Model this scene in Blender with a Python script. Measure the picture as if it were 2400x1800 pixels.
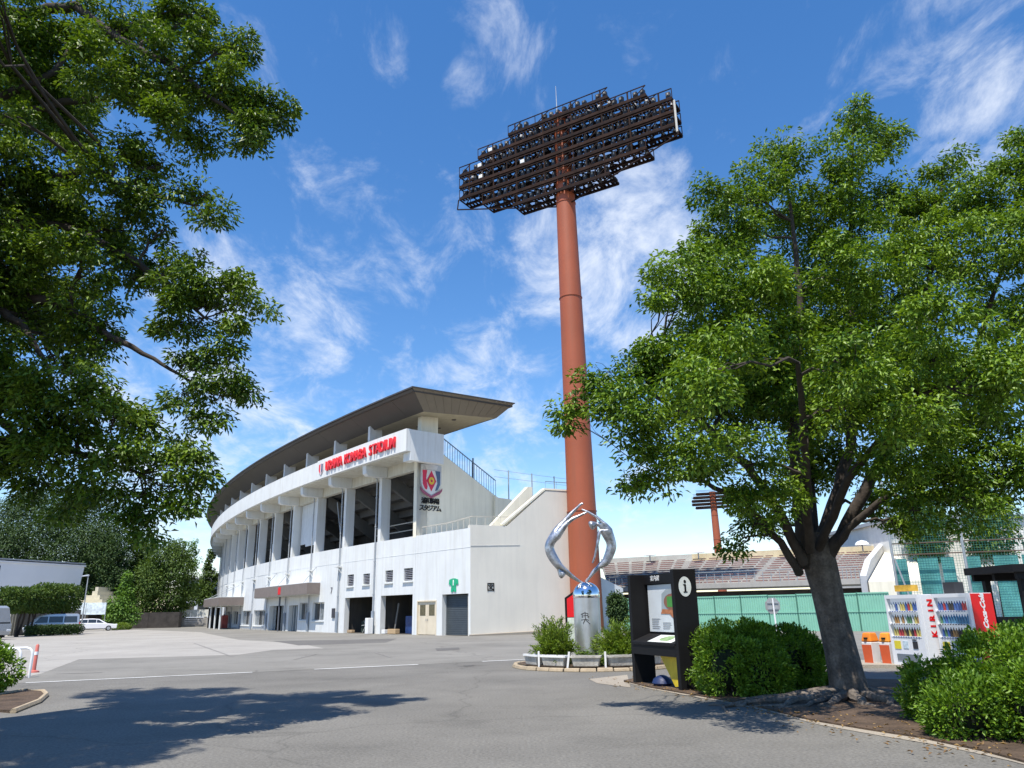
import bpy, bmesh, math, random
import numpy as np
from mathutils import Vector, Matrix

# ------------------------------------------------------------------ scene, camera, sky, sun
sc = bpy.context.scene
for o in list(bpy.data.objects):
    bpy.data.objects.remove(o, do_unlink=True)
COL = sc.collection
random.seed(7)
rng = np.random.default_rng(11)
R = math.radians

PITCH, ROLL, EYE, FPX = R(16.7), R(0.97), 1.6, 1770.0
_f = Vector((0, math.cos(PITCH), math.sin(PITCH)))
_r0 = Vector((1, 0, 0)); _u0 = Vector((0, -math.sin(PITCH), math.cos(PITCH)))
_R = _r0 * math.cos(ROLL) - _u0 * math.sin(ROLL)
_U = _r0 * math.sin(ROLL) + _u0 * math.cos(ROLL)
cam_d = bpy.data.cameras.new('camera'); cam = bpy.data.objects.new('camera', cam_d); COL.objects.link(cam)
cam.matrix_world = Matrix(((_R.x, _U.x, -_f.x, 0), (_R.y, _U.y, -_f.y, 0), (_R.z, _U.z, -_f.z, EYE), (0, 0, 0, 1)))
cam_d.sensor_width = 36; cam_d.lens = 36 * FPX / 2400; cam_d.clip_start = 0.1; cam_d.clip_end = 6000
sc.camera = cam

SUN_EL = R(66); SUN_H = Vector((-0.43, -0.90, 0)).normalized()
SUN_DIR = SUN_H * math.cos(SUN_EL) + Vector((0, 0, math.sin(SUN_EL)))
sun_d = bpy.data.lights.new('sun', 'SUN'); sun_d.energy = 5.0; sun_d.angle = R(0.53); sun_d.color = (1, .94, .85)
sun = bpy.data.objects.new('sun', sun_d); COL.objects.link(sun)
sun.rotation_euler = (-SUN_DIR).to_track_quat('-Z', 'Y').to_euler()
sun.location = (0, 0, 80)

def site(x, y, Y):
    """survey helper: the point at depth Y metres seen along photo pixel (x, y)"""
    d = _f + _R * ((x - 1200) / FPX) + _U * ((900 - y) / FPX)
    return Vector((0, 0, EYE)) + d * (Y / d.y)
def gnd(x, y, z=0.0):
    d = _f + _R * ((x - 1200) / FPX) + _U * ((900 - y) / FPX)
    return Vector((0, 0, EYE)) + d * ((z - EYE) / d.z)

w = bpy.data.worlds.new('World'); sc.world = w; w.use_nodes = True
nt = w.node_tree; N = nt.nodes; L = nt.links; N.clear()
def wn(t, **k):
    n = N.new(t)
    for a, b in k.items(): setattr(n, a, b)
    return n
def wm(op, a, b=None, c=None, clamp=False):
    n = wn('ShaderNodeMath', operation=op, use_clamp=clamp)
    for i, v in enumerate((a, b, c)):
        if v is None: continue
        if isinstance(v, (int, float)): n.inputs[i].default_value = v
        else: L.new(v, n.inputs[i])
    return n.outputs[0]
out = wn('ShaderNodeOutputWorld'); bg = wn('ShaderNodeBackground')
sky = wn('ShaderNodeTexSky', sky_type='NISHITA'); sky.sun_disc = False
sky.sun_elevation = SUN_EL; sky.sun_rotation = math.atan2(SUN_H.x, SUN_H.y)
sky.altitude = 0; sky.air_density = 1.0; sky.dust_density = 0.15; sky.ozone_density = 1.3
hs = wn('ShaderNodeHueSaturation'); hs.inputs['Hue'].default_value = .500; hs.inputs['Saturation'].default_value = 1.31; hs.inputs['Value'].default_value = 1.0
tint = wn('ShaderNodeVectorMath', operation='MULTIPLY'); L.new(sky.outputs[0], tint.inputs[0]); tint.inputs[1].default_value = (1.0, .97, 1.0)
L.new(tint.outputs[0], hs.inputs['Color'])
geo = wn('ShaderNodeTexCoord'); sep = wn('ShaderNodeSeparateXYZ'); L.new(geo.outputs['Generated'], sep.inputs[0])
zc = wm('MAXIMUM', sep.outputs[2], 0.0)
den = wm('ADD', zc, 0.22)
cmb = wn('ShaderNodeCombineXYZ')
L.new(wm('DIVIDE', sep.outputs[0], den), cmb.inputs[0]); L.new(wm('DIVIDE', sep.outputs[1], den), cmb.inputs[1])
n1 = wn('ShaderNodeTexNoise'); n1.inputs['Scale'].default_value = 7.5; n1.inputs['Detail'].default_value = 9; n1.inputs['Roughness'].default_value = .66; n1.inputs['Distortion'].default_value = .45
n2 = wn('ShaderNodeTexNoise'); n2.inputs['Scale'].default_value = 1.7; n2.inputs['Detail'].default_value = 3; n2.inputs['Roughness'].default_value = .5
n3 = wn('ShaderNodeTexNoise'); n3.inputs['Scale'].default_value = 30; n3.inputs['Detail'].default_value = 5; n3.inputs['Roughness'].default_value = .6
stm = wn('ShaderNodeMapping'); stm.inputs['Scale'].default_value = (1.0, 0.6, 1); stm.inputs['Rotation'].default_value = (0, 0, .5)
L.new(cmb.outputs[0], stm.inputs[0])
for n in (n1, n2, n3): L.new(stm.outputs[0], n.inputs['Vector'])
# cloud banks that are in the sky: direction, half-width (deg), strength
banks = [(1450, 600, 9.5, .40), (1400, 480, 5.5, .20), (1520, 690, 5, .22), (700, 720, 8, .15), (860, 700, 7, .07), (480, 640, 5, .20), (1090, 590, 8, .10), (960, 560, 6, .06), (1160, 850, 6, .17), (1120, 1010, 9, .14), (2230, 130, 9, .17), (2330, 300, 6, .15), (1650, 350, 3.6, .18), (1130, 90, 4.5, .14), (900, 110, 3.2, .12), (1080, 205, 2.2, .14), (1200, 240, 7, .05), (380, 900, 9, .20), (450, 1200, 12, .16), (800, 950, 8, .10), (1560, 1150, 9, .10)]
acc = None
for (px, py, deg, st) in banks:
    d = (_f + _R * ((px - 1200) / FPX) + _U * ((900 - py) / FPX)).normalized()
    vm = wn('ShaderNodeVectorMath', operation='DOT_PRODUCT'); L.new(geo.outputs['Generated'], vm.inputs[0]); vm.inputs[1].default_value = d
    mr = wn('ShaderNodeMapRange', interpolation_type='SMOOTHSTEP'); L.new(vm.outputs['Value'], mr.inputs[0])
    mr.inputs[1].default_value = math.cos(R(deg)); mr.inputs[2].default_value = math.cos(R(deg * .15)); mr.inputs[3].default_value = 0; mr.inputs[4].default_value = st
    acc = mr.outputs[0] if acc is None else wm('ADD', acc, mr.outputs[0])
low = wn('ShaderNodeMapRange'); L.new(sep.outputs[2], low.inputs[0]); low.inputs[1].default_value = .42; low.inputs[2].default_value = .02; low.inputs[3].default_value = 0; low.inputs[4].default_value = .06
acc = wm('MULTIPLY', wm('MINIMUM', acc, .36), .78)
cov = wm('ADD', wm('ADD', acc, low.outputs[0]), wm('MULTIPLY', wm('SUBTRACT', n2.outputs[0], .5), .22))
dens = wm('ADD', wm('ADD', n1.outputs[0], wm('MULTIPLY', wm('SUBTRACT', n3.outputs[0], .5), .16)), cov)
cm = wn('ShaderNodeMapRange', interpolation_type='SMOOTHSTEP'); L.new(dens, cm.inputs[0])
cm.inputs[1].default_value = .55; cm.inputs[2].default_value = 1.02; cm.inputs[3].default_value = 0; cm.inputs[4].default_value = .88
mixc = wn('ShaderNodeMix', data_type='RGBA'); L.new(cm.outputs[0], mixc.inputs['Factor']); L.new(hs.outputs[0], mixc.inputs['A'])
mixc.inputs['B'].default_value = (4.7, 5.05, 5.65, 1)
L.new(mixc.outputs['Result'], bg.inputs['Color']); bg.inputs['Strength'].default_value = .142
L.new(bg.outputs[0], out.inputs[0])

sc.view_settings.view_transform = 'Standard'; sc.view_settings.look = 'None'
sc.view_settings.exposure = 0.52; sc.view_settings.gamma = 1; sc.view_settings.use_curve_mapping = False
sc.render.engine = 'CYCLES'; sc.cycles.max_bounces = 6; sc.cycles.transparent_max_bounces = 12

# ------------------------------------------------------------------ helpers
class MB:
    def __init__(s): s.v = []; s.f = []; s.m = []; s.mi = 0
    def face(s, idx): s.f.append(tuple(idx)); s.m.append(s.mi)
    def add(s, verts, faces):
        b = len(s.v); s.v += [tuple(p) for p in verts]
        for f in faces: s.face([b + i for i in f])
        return s
    def quad(s, a, b, c, d): return s.add((a, b, c, d), ((0, 1, 2, 3),))
    def hexa(s, p):   # 8 points: bottom 4 ccw, top 4 ccw
        return s.add(p, ((0, 3, 2, 1), (4, 5, 6, 7), (0, 1, 5, 4), (1, 2, 6, 5), (2, 3, 7, 6), (3, 0, 4, 7)))
    def box(s, c, size, mat=None):
        x, y, z = (d / 2 for d in size); c = Vector(c)
        p = [Vector(q) for q in ((-x, -y, -z), (x, -y, -z), (x, y, -z), (-x, y, -z), (-x, -y, z), (x, -y, z), (x, y, z), (-x, y, z))]
        if mat is not None: p = [mat @ q for q in p]
        return s.hexa([c + q for q in p])
    def bar(s, a, b, wd, ht=None, up=Vector((0, 0, 1))):
        ht = ht or wd; a = Vector(a); b = Vector(b); d = (b - a).normalized()
        if abs(d.dot(up)) > .98: up = Vector((0, 1, 0))
        x = d.cross(up).normalized() * wd / 2; y = x.cross(d).normalized() * ht / 2
        return s.hexa([a - x - y, a + x - y, b + x - y, b - x - y, a - x + y, a + x + y, b + x + y, b - x + y])
    def tube(s, path, radii, n=8, caps=True):
        path = [Vector(p) for p in path]
        if isinstance(radii, (int, float)): radii = [radii] * len(path)
        base = len(s.v); ref = None
        for i, p in enumerate(path):
            d = (path[min(i + 1, len(path) - 1)] - path[max(i - 1, 0)]).normalized()
            if ref is None:
                ref = Vector((1, 0, 0)) if abs(d.x) < .8 else Vector((0, 1, 0))
            x = (ref - d * ref.dot(d)).normalized(); ref = x; y = d.cross(x)
            for k in range(n):
                a = 2 * math.pi * k / n
                s.v.append(tuple(p + (x * math.cos(a) + y * math.sin(a)) * radii[i]))
        for i in range(len(path) - 1):
            for k in range(n):
                a = base + i * n + k; b = base + i * n + (k + 1) % n
                s.face((a, b, b + n, a + n))
        if caps:
            s.face([base + k for k in range(n)][::-1]); e = base + (len(path) - 1) * n
            s.face([e + k for k in range(n)])
        return s
    def lathe(s, c, prof, n=24):   # prof: (radius, z) from bottom to top
        return s.tube([(c[0], c[1], c[2] + z) for r_, z in prof], [max(r_, .0005) for r_, z in prof], n)
    def prism(s, poly, d):   # planar polygon of 3D points extruded by vector d
        n = len(poly); d = Vector(d); p = [Vector(q) for q in poly]
        return s.add(p + [q + d for q in p], [tuple(range(n))[::-1], tuple(range(n, 2 * n))] + [(i, (i + 1) % n, (i + 1) % n + n, i + n) for i in range(n)])
    def build(s, name, mat, parent=None, smooth=False, bevel=0, seg=2):
        me = bpy.data.meshes.new(name); me.from_pydata(s.v, [], s.f)
        for m in (mat if isinstance(mat, (list, tuple)) else [mat]): me.materials.append(m)
        me.polygons.foreach_set('material_index', s.m)
        bm = bmesh.new(); bm.from_mesh(me); bmesh.ops.recalc_face_normals(bm, faces=bm.faces[:])
        bm.to_mesh(me); bm.free()
        if smooth: me.polygons.foreach_set('use_smooth', [True] * len(me.polygons))
        o = bpy.data.objects.new(name, me); COL.objects.link(o)
        if parent is not None: o.parent = parent; o.matrix_parent_inverse = parent.matrix_world.inverted()
        if bevel:
            b = o.modifiers.new('bevel', 'BEVEL'); b.width = bevel; b.segments = seg; b.limit_method = 'ANGLE'; b.angle_limit = R(40)
        if smooth and not bevel:
            e = o.modifiers.new('edges', 'EDGE_SPLIT'); e.split_angle = R(38)
        return o
def tag(o, label, cat, group=None, kind=None):
    o['label'] = label; o['category'] = cat
    if group: o['group'] = group
    if kind: o['kind'] = kind
    return o
def thing(name, label, cat, loc=(0, 0, 0), rz=0.0, group=None):
    o = bpy.data.objects.new(name, None); COL.objects.link(o); o.empty_display_size = .3
    o.matrix_world = Matrix.Translation(Vector(loc)) @ Matrix.Rotation(rz, 4, 'Z')
    o.location = loc; o.rotation_euler = (0, 0, rz)
    return tag(o, label, cat, group)
def struct(o): o['kind'] = 'structure'; return o
def local(o, parent):
    """attach a mesh written in the parent's own axes"""
    o.parent = parent; o.matrix_parent_inverse = Matrix.Identity(4); return o
def copy_tree(o, parent=None):
    c = o.copy(); COL.objects.link(c); c.parent = parent
    for ch in o.children: copy_tree(ch, c)
    return c
def text_obj(body, size, mat, name, parent, origin, xd, yd, depth=.02, align='CENTER', sx=1.0, shear=0.0, bold=0.0):
    cu = bpy.data.curves.new('lettering', 'FONT'); cu.body = body; cu.size = size; cu.extrude = depth / 2; cu.align_x = align; cu.align_y = 'CENTER'
    cu.shear = shear; cu.offset = bold; cu.resolution_u = 3
    t = bpy.data.objects.new('lettering', cu); COL.objects.link(t)
    bpy.context.view_layer.update()
    me = bpy.data.meshes.new_from_object(t.evaluated_get(bpy.context.evaluated_depsgraph_get()))
    bpy.data.objects.remove(t, do_unlink=True); bpy.data.curves.remove(cu)
    xd = Vector(xd).normalized(); yd = Vector(yd).normalized(); zd = xd.cross(yd); o3 = Vector(origin)
    M = Matrix(((xd.x * sx, yd.x, zd.x, o3.x), (xd.y * sx, yd.y, zd.y, o3.y), (xd.z * sx, yd.z, zd.z, o3.z), (0, 0, 0, 1)))
    me.transform(M); me.name = name
    me.materials.clear(); me.materials.append(mat)
    o = bpy.data.objects.new(name, me); COL.objects.link(o)
    if parent is not None: o.parent = parent; o.matrix_parent_inverse = parent.matrix_world.inverted()
    return o

# ------------------------------------------------------------------ materials
MATS = {}
def mat(name, col, rough=.6, metal=0.0, var=.12, scale=2.0, bump=0.0, bscale=40.0, streak=0.0, streak_col=(.18, .15, .10), spec=.4, emit=None, fine=0.0, fscale=120.0):
    if name in MATS: return MATS[name]
    m = bpy.data.materials.new(name); m.use_nodes = True; t = m.node_tree; b = t.nodes['Principled BSDF']
    b.inputs['Roughness'].default_value = rough; b.inputs['Metallic'].default_value = metal; b.inputs['Specular IOR Level'].default_value = spec
    tc = t.nodes.new('ShaderNodeTexCoord'); no = t.nodes.new('ShaderNodeTexNoise')
    no.inputs['Scale'].default_value = scale; no.inputs['Detail'].default_value = 6; no.inputs['Roughness'].default_value = .6
    t.links.new(tc.outputs['Object'], no.inputs['Vector'])
    rp = t.nodes.new('ShaderNodeMapRange'); t.links.new(no.outputs[0], rp.inputs[0]); rp.inputs[1].default_value = .28; rp.inputs[2].default_value = .72
    rp.inputs[3].default_value = 1 - var; rp.inputs[4].default_value = 1 + var
    vm = t.nodes.new('ShaderNodeVectorMath'); vm.operation = 'SCALE'; vm.inputs[0].default_value = col[:3]; t.links.new(rp.outputs[0], vm.inputs['Scale'])
    cur = vm.outputs[0]
    if fine:
        nf = t.nodes.new('ShaderNodeTexNoise'); nf.inputs['Scale'].default_value = fscale; nf.inputs['Detail'].default_value = 3; nf.inputs['Roughness'].default_value = .7
        t.links.new(tc.outputs['Object'], nf.inputs['Vector'])
        r2 = t.nodes.new('ShaderNodeMapRange'); t.links.new(nf.outputs[0], r2.inputs[0]); r2.inputs[1].default_value = .3; r2.inputs[2].default_value = .7; r2.inputs[3].default_value = 1 - fine; r2.inputs[4].default_value = 1 + fine
        v2 = t.nodes.new('ShaderNodeVectorMath'); v2.operation = 'SCALE'; t.links.new(cur, v2.inputs[0]); t.links.new(r2.outputs[0], v2.inputs['Scale']); cur = v2.outputs[0]
    if streak:
        mp = t.nodes.new('ShaderNodeMapping'); mp.inputs['Scale'].default_value = (2.2, 2.2, .16); t.links.new(tc.outputs['Object'], mp.inputs[0])
        ns = t.nodes.new('ShaderNodeTexNoise'); ns.inputs['Scale'].default_value = 1.3; ns.inputs['Detail'].default_value = 7; ns.inputs['Roughness'].default_value = .65
        t.links.new(mp.outputs[0], ns.inputs['Vector'])
        r3 = t.nodes.new('ShaderNodeMapRange'); t.links.new(ns.outputs[0], r3.inputs[0]); r3.inputs[1].default_value = .46; r3.inputs[2].default_value = .74; r3.inputs[3].default_value = 0; r3.inputs[4].default_value = streak
        mx = t.nodes.new('ShaderNodeMix'); mx.data_type = 'RGBA'; t.links.new(r3.outputs[0], mx.inputs['Factor']); t.links.new(cur, mx.inputs['A']); mx.inputs['B'].default_value = (*streak_col, 1); cur = mx.outputs['Result']
    t.links.new(cur, b.inputs['Base Color'])
    if bump:
        nb = t.nodes.new('ShaderNodeTexNoise'); nb.inputs['Scale'].default_value = bscale; nb.inputs['Detail'].default_value = 4
        t.links.new(tc.outputs['Object'], nb.inputs['Vector'])
        bp = t.nodes.new('ShaderNodeBump'); bp.inputs['Strength'].default_value = bump; bp.inputs['Distance'].default_value = .02
        t.links.new(nb.outputs[0], bp.inputs['Height']); t.links.new(bp.outputs[0], b.inputs['Normal'])
    if emit:
        b.inputs['Emission Color'].default_value = (*emit[:3], 1); b.inputs['Emission Strength'].default_value = emit[3]
    MATS[name] = m; return m
def leaf_mat(name, col, col2, trans=.35, rough=.45):
    m = bpy.data.materials.new(name); m.use_nodes = True; t = m.node_tree; t.nodes.clear()
    o = t.nodes.new('ShaderNodeOutputMaterial'); b = t.nodes.new('ShaderNodeBsdfPrincipled'); tr = t.nodes.new('ShaderNodeBsdfTranslucent'); mx = t.nodes.new('ShaderNodeMixShader')
    g = t.nodes.new('ShaderNodeNewGeometry'); r = t.nodes.new('ShaderNodeMix'); r.data_type = 'RGBA'
    tc = t.nodes.new('ShaderNodeTexCoord'); no = t.nodes.new('ShaderNodeTexNoise'); no.inputs['Scale'].default_value = .9; no.inputs['Detail'].default_value = 3
    t.links.new(tc.outputs['Object'], no.inputs['Vector'])
    ad = t.nodes.new('ShaderNodeMath'); ad.operation = 'MULTIPLY_ADD'; t.links.new(no.outputs[0], ad.inputs[0]); ad.inputs[1].default_value = 1.5; ad.inputs[2].default_value = -.75
    a2 = t.nodes.new('ShaderNodeMath'); a2.operation = 'ADD'; a2.use_clamp = True; t.links.new(g.outputs['Random Per Island'], a2.inputs[0]); t.links.new(ad.outputs[0], a2.inputs[1])
    t.links.new(a2.outputs[0], r.inputs['Factor']); r.inputs['A'].default_value = (*col, 1); r.inputs['B'].default_value = (*col2, 1)
    t.links.new(r.outputs['Result'], b.inputs['Base Color']); b.inputs['Roughness'].default_value = rough; b.inputs['Specular IOR Level'].default_value = .33
    hs = t.nodes.new('ShaderNodeVectorMath'); hs.operation = 'MULTIPLY'; t.links.new(r.outputs['Result'], hs.inputs[0]); hs.inputs[1].default_value = (1.35, 1.3, .6)
    t.links.new(hs.outputs[0], tr.inputs['Color']); mx.inputs[0].default_value = trans
    t.links.new(b.outputs[0], mx.inputs[1]); t.links.new(tr.outputs[0], mx.inputs[2]); t.links.new(mx.outputs[0], o.inputs[0])
    return m
def glass_mat(name, col, rough=.08):
    return mat(name, col, rough=rough, spec=.8, var=.05)

WHITE = mat('painted_concrete', (.675, .69, .68), .75, var=.06, scale=.6, streak=.42, streak_col=(.47, .455, .40), bump=.15, bscale=25)
CREAM = mat('weathered_cream_concrete', (.78, .735, .60), .8, var=.06, scale=.5, streak=.30, streak_col=(.40, .36, .26), bump=.2, bscale=20)
SOFFIT = mat('stained_soffit_concrete', (.58, .565, .49), .85, var=.12, scale=1.2, streak=.45, streak_col=(.30, .24, .12))
ROOFS = mat('roof_soffit_board', (.44, .385, .265), .8, var=.10, scale=.8, streak=.3)
DARKCON = mat('raw_concrete', (.13, .13, .125), .9, var=.2, scale=.8, streak=.25)
ROOFM = mat('shaded_brown_metal', (.070, .061, .053), .55, var=.10, scale=.5, bump=.05)  # shade of the outward-leaning long fascia put into a darker brown
ROOFP = mat('lit_brown_fascia', (.175, .148, .112), .5, var=.10, scale=.7)  # same cladding on the sunlit end, light put into a paler brown
BROWN = mat('canopy_brown', (.20, .165, .145), .55, var=.1)
PIPE = mat('grey_pipe', (.33, .35, .37), .5, var=.12, scale=4)
STEEL = mat('galvanised_steel', (.42, .44, .45), .42, metal=.6, var=.12, scale=6)
BLUEST = mat('blue_grey_rail', (.20, .28, .36), .5, var=.1)
RED = mat('red_letter_paint', (.72, .015, .02), .4, var=.04)
BLACK = mat('black_paint', (.009, .009, .010), .6, var=.15, scale=5, spec=.2)
WHITEP = mat('white_gloss_paint', (.78, .78, .77), .35, var=.04)
RUST = mat('tower_red_oxide', (.335, .086, .038), .55, var=.10, scale=.25, streak=.45, streak_col=(.24, .085, .045))
RUSTD = mat('rusted_frame', (.020, .012, .011), .85, var=.5, scale=2.5, spec=.15)
RUSTB = mat('rusted_frame_brown', (.030, .016, .012), .85, var=.6, scale=1.5, spec=.15)
GLASSD = glass_mat('dark_window_glass', (.03, .037, .042))
# ------------------------------------------------------------------ ground
def ground_mat(name, base, var, dark, fscale, fine, big):
    m = mat(name, base, rough=.88, var=var, scale=.22, fine=fine, fscale=fscale, bump=.45, bscale=fscale, spec=.25)
    return m
ASPH = ground_mat('asphalt', (.156, .149, .133), .22, 0, 26, .34, 0)
ASPH2 = ground_mat('smooth_asphalt', (.194, .186, .166), .16, 0, 30, .2, 0)
CONC = ground_mat('pale_lot_asphalt', (.305, .290, .262), .12, 0, 30, .14, 0)
def wear(m, amt=.5, cscale=.22, stain=.35):
    t = m.node_tree; b = t.nodes['Principled BSDF']; src = b.inputs['Base Color'].links[0].from_socket
    tc = t.nodes.new('ShaderNodeTexCoord'); n0 = t.nodes.new('ShaderNodeTexNoise'); n0.inputs['Scale'].default_value = .8; n0.inputs['Detail'].default_value = 5
    t.links.new(tc.outputs['Object'], n0.inputs['Vector'])
    mixv = t.nodes.new('ShaderNodeVectorMath'); mixv.operation = 'MULTIPLY_ADD'; t.links.new(n0.outputs['Color'], mixv.inputs[0]); mixv.inputs[1].default_value = (1.1, 1.1, 0); t.links.new(tc.outputs['Object'], mixv.inputs[2])
    vo = t.nodes.new('ShaderNodeTexVoronoi'); vo.feature = 'DISTANCE_TO_EDGE'; vo.inputs['Scale'].default_value = cscale; t.links.new(mixv.outputs[0], vo.inputs['Vector'])
    mr = t.nodes.new('ShaderNodeMapRange'); t.links.new(vo.outputs['Distance'], mr.inputs[0]); mr.inputs[1].default_value = .0; mr.inputs[2].default_value = .006; mr.inputs[3].default_value = 1 - amt; mr.inputs[4].default_value = 1
    ns = t.nodes.new('ShaderNodeTexNoise'); ns.inputs['Scale'].default_value = .55; ns.inputs['Detail'].default_value = 8; ns.inputs['Roughness'].default_value = .7; t.links.new(tc.outputs['Object'], ns.inputs['Vector'])
    ms = t.nodes.new('ShaderNodeMapRange'); t.links.new(ns.outputs[0], ms.inputs[0]); ms.inputs[1].default_value = .50; ms.inputs[2].default_value = .74; ms.inputs[3].default_value = 1; ms.inputs[4].default_value = 1 - stain
    mu = t.nodes.new('ShaderNodeMath'); mu.operation = 'MULTIPLY'; t.links.new(mr.outputs[0], mu.inputs[0]); t.links.new(ms.outputs[0], mu.inputs[1])
    sc_ = t.nodes.new('ShaderNodeVectorMath'); sc_.operation = 'SCALE'; t.links.new(src, sc_.inputs[0]); t.links.new(mu.outputs[0], sc_.inputs['Scale']); t.links.new(sc_.outputs[0], b.inputs['Base Color'])
wear(ASPH, .20, .13, .24); wear(ASPH2, .24, .10, .20); wear(CONC, .22, .08, .16)
SAND = ground_mat('sandy_concrete', (.30, .265, .215), .20, 0, 50, .25, 0)
SOIL = mat('soil', (.075, .050, .032), .95, var=.45, scale=2.5, fine=.4, fscale=30, bump=.8, bscale=18)
def poly_sheet(name, pts, z, m, thick=0.0):
    b = MB(); p = [Vector((q[0], q[1], z)) for q in pts]
    if thick: b.prism([Vector((q.x, q.y, z - thick)) for q in p], (0, 0, thick))
    else: b.add(p, [tuple(range(len(p)))])
    return struct(b.build(name, m))
# one sheet to the horizon
g = MB(); g.quad((-2500, -300, 0), (2500, -300, 0), (2500, 3500, 0), (-2500, 3500, 0)); struct(g.build('ground', ASPH))
def gp(l): return [gnd(x, y) for x, y in l]
# beyond the painted line: smoother service road, then the pale lot on the left
l0, l1 = gnd(60, 1601), gnd(1252, 1545)
dline = (l1 - l0).normalized()
far = [l0 - dline * 60, l1 + dline * 8, Vector((16, 29, 0)), Vector((30, 27, 0)), Vector((60, 40, 0)), Vector((60, 75, 0)), Vector((12, 57, 0)), Vector((-60, 200, 0)), Vector((-140, 200, 0)), Vector((-140, 30, 0))]
poly_sheet('service_road', far, .004, ASPH2)
lot = gp([(185, 1546), (560, 1535), (640, 1524), (760, 1520), (700, 1508), (560, 1500), (470, 1482)]) + [Vector((-60, 118, 0)), Vector((-90, 105, 0)), Vector((-60, 45, 0))] + gp([(0, 1600), (95, 1580)])
poly_sheet('pale_parking_lot', lot, .008, CONC)
ln = MB(); nrm = Vector((-dline.y, dline.x, 0)) * .08
LINEM = mat('worn_white_line', (.62, .62, .60), .8, var=.3, scale=1.2, fine=.25, fscale=25)
tot = (l1 - l0).length
for a, b in ((0, .38), (.5, .72), (.87, 1.0)):
    p, q = l0 + dline * tot * a, l0 + dline * tot * b
    ln.quad(*[Vector((v.x, v.y, .009)) for v in (p - nrm, q - nrm, q + nrm, p + nrm)])
struct(ln.build('painted_line', LINEM))
pt = MB()
for a, b in (((1090, 1492), (1180, 1478)), ((1180, 1478), (1280, 1470))):
    p, q = gnd(*a), gnd(*b)
# seams in the lot
sm = MB(); SEAM = mat('asphalt_seam', (.19, .18, .165), .9, var=.3)
for a, b in (((455, 1508), (545, 1540)), ((740, 1534), (690, 1546)), ((880, 1530), (915, 1541)), ((130, 1580), (240, 1577))):
    p, q = gnd(*a), gnd(*b); d = (q - p).normalized(); n_ = Vector((-d.y, d.x, 0)) * .05
    sm.quad(*[Vector((v.x, v.y, .0125)) for v in (p - n_, q - n_, q + n_, p + n_)])
struct(sm.build('pavement_seam', SEAM))
PATCH = ground_mat('dark_asphalt_patch', (.125, .120, .112), .18, 0, 30, .25, 0)
for l_ in ([(640, 1503), (930, 1497), (905, 1506), (700, 1513)], [(1020, 1520), (1075, 1518), (1078, 1523), (1024, 1526)], [(560, 1692), (760, 1676), (790, 1700), (580, 1720)][:0] or [(1085, 1560), (1110, 1559), (1112, 1561), (1088, 1562)]):
    poly_sheet('asphalt_patch', gp(l_), .0105, PATCH)
# planting beds
bed = [(1462, 1597), (1520, 1612), (1600, 1626), (1680, 1640), (1790, 1662), (1900, 1690), (2030, 1712), (2160, 1732), (2300, 1762), (2440, 1800)]
front = gp(bed)
back = [Vector((9.5, 9.0, 0)), Vector((9.3, 13.0, 0)), Vector((9.0, 17.2, 0)), Vector((7.2, 18.3, 0)), Vector((4.6, 19.0, 0)), Vector((3.0, 19.4, 0))]
poly_sheet('planting_bed', front + back, .03, SOIL, .03)
apr = MB()
ft = [Vector((v.x - .02, v.y - .18 - .05 * i, .006)) for i, v in enumerate(front)]
for i in range(len(front) - 1):
    apr.quad(ft[i], ft[i + 1], Vector((front[i + 1].x, front[i + 1].y, .006)), Vector((front[i].x, front[i].y, .006)))
apr.quad(*[Vector((v.x, v.y, .006)) for v in gp([(1380, 1592), (1470, 1582), (1478, 1612), (1400, 1602)])])
struct(apr.build('sandy_path_edge', SAND))
bed2 = gp([(-60, 1665), (-40, 1640), (60, 1622), (100, 1624), (108, 1632), (90, 1648), (30, 1672)])
poly_sheet('planting_bed', bed2, .05, SOIL, .05)
kb = MB(); kb.tube([Vector((v.x, v.y, .03)) for v in bed2[1:]], .055, 6)
struct(kb.build('bed_kerb', mat('tan_kerb', (.36, .29, .20), .9, var=.25, scale=4, bump=.5)))

# ------------------------------------------------------------------ stadium
SC = Vector((184.9, 219.7, 0)); SR = 252.91; S0 = 611.45
def P(s, rho, z):
    a = -(S0 + s) / SR
    return Vector((SC.x + (SR + rho) * math.cos(a), SC.y + (SR + rho) * math.sin(a), z))
def tang(s): return (P(s - .5, 0, 0) - P(s + .5, 0, 0)).normalized()     # towards the near end
def outw(s): return (P(s, 1, 0) - P(s, 0, 0)).normalized()
BAY = 6.7; PIL = [12.8 + BAY * k for k in range(16)]; SEND = 113.0
stad = thing('stadium', 'white concrete grandstand with curved facade and dark brown cantilever roof', 'stadium', P(6.9, -2, 0))
def sweep(name, prof, s0, s1, m, n=None, ends=None, smooth=False):
    """profile of (rho, z) swept along the curve; ends = (offset at start per profile point)"""
    n = n or max(1, int(abs(s1 - s0) / 3.35)); b = MB(); k = len(prof)
    for i in range(n + 1):
        s = s0 + (s1 - s0) * i / n
        for j, (r_, z) in enumerate(prof):
            b.v.append(tuple(P(s + (ends[j] if (ends and i == 0) else 0), r_, z)))
    for i in range(n):
        for j in range(k):
            a = i * k + j; c = i * k + (j + 1) % k
            b.face((a, c, c + k, a + k))
    b.face(list(range(k))); b.face(list(range(n * k, n * k + k))[::-1])
    return b.build(name, m, stad, smooth)
def rectp(r0, r1, z0, z1): return [(r0, z0), (r1, z0), (r1, z1), (r0, z1)]
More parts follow.
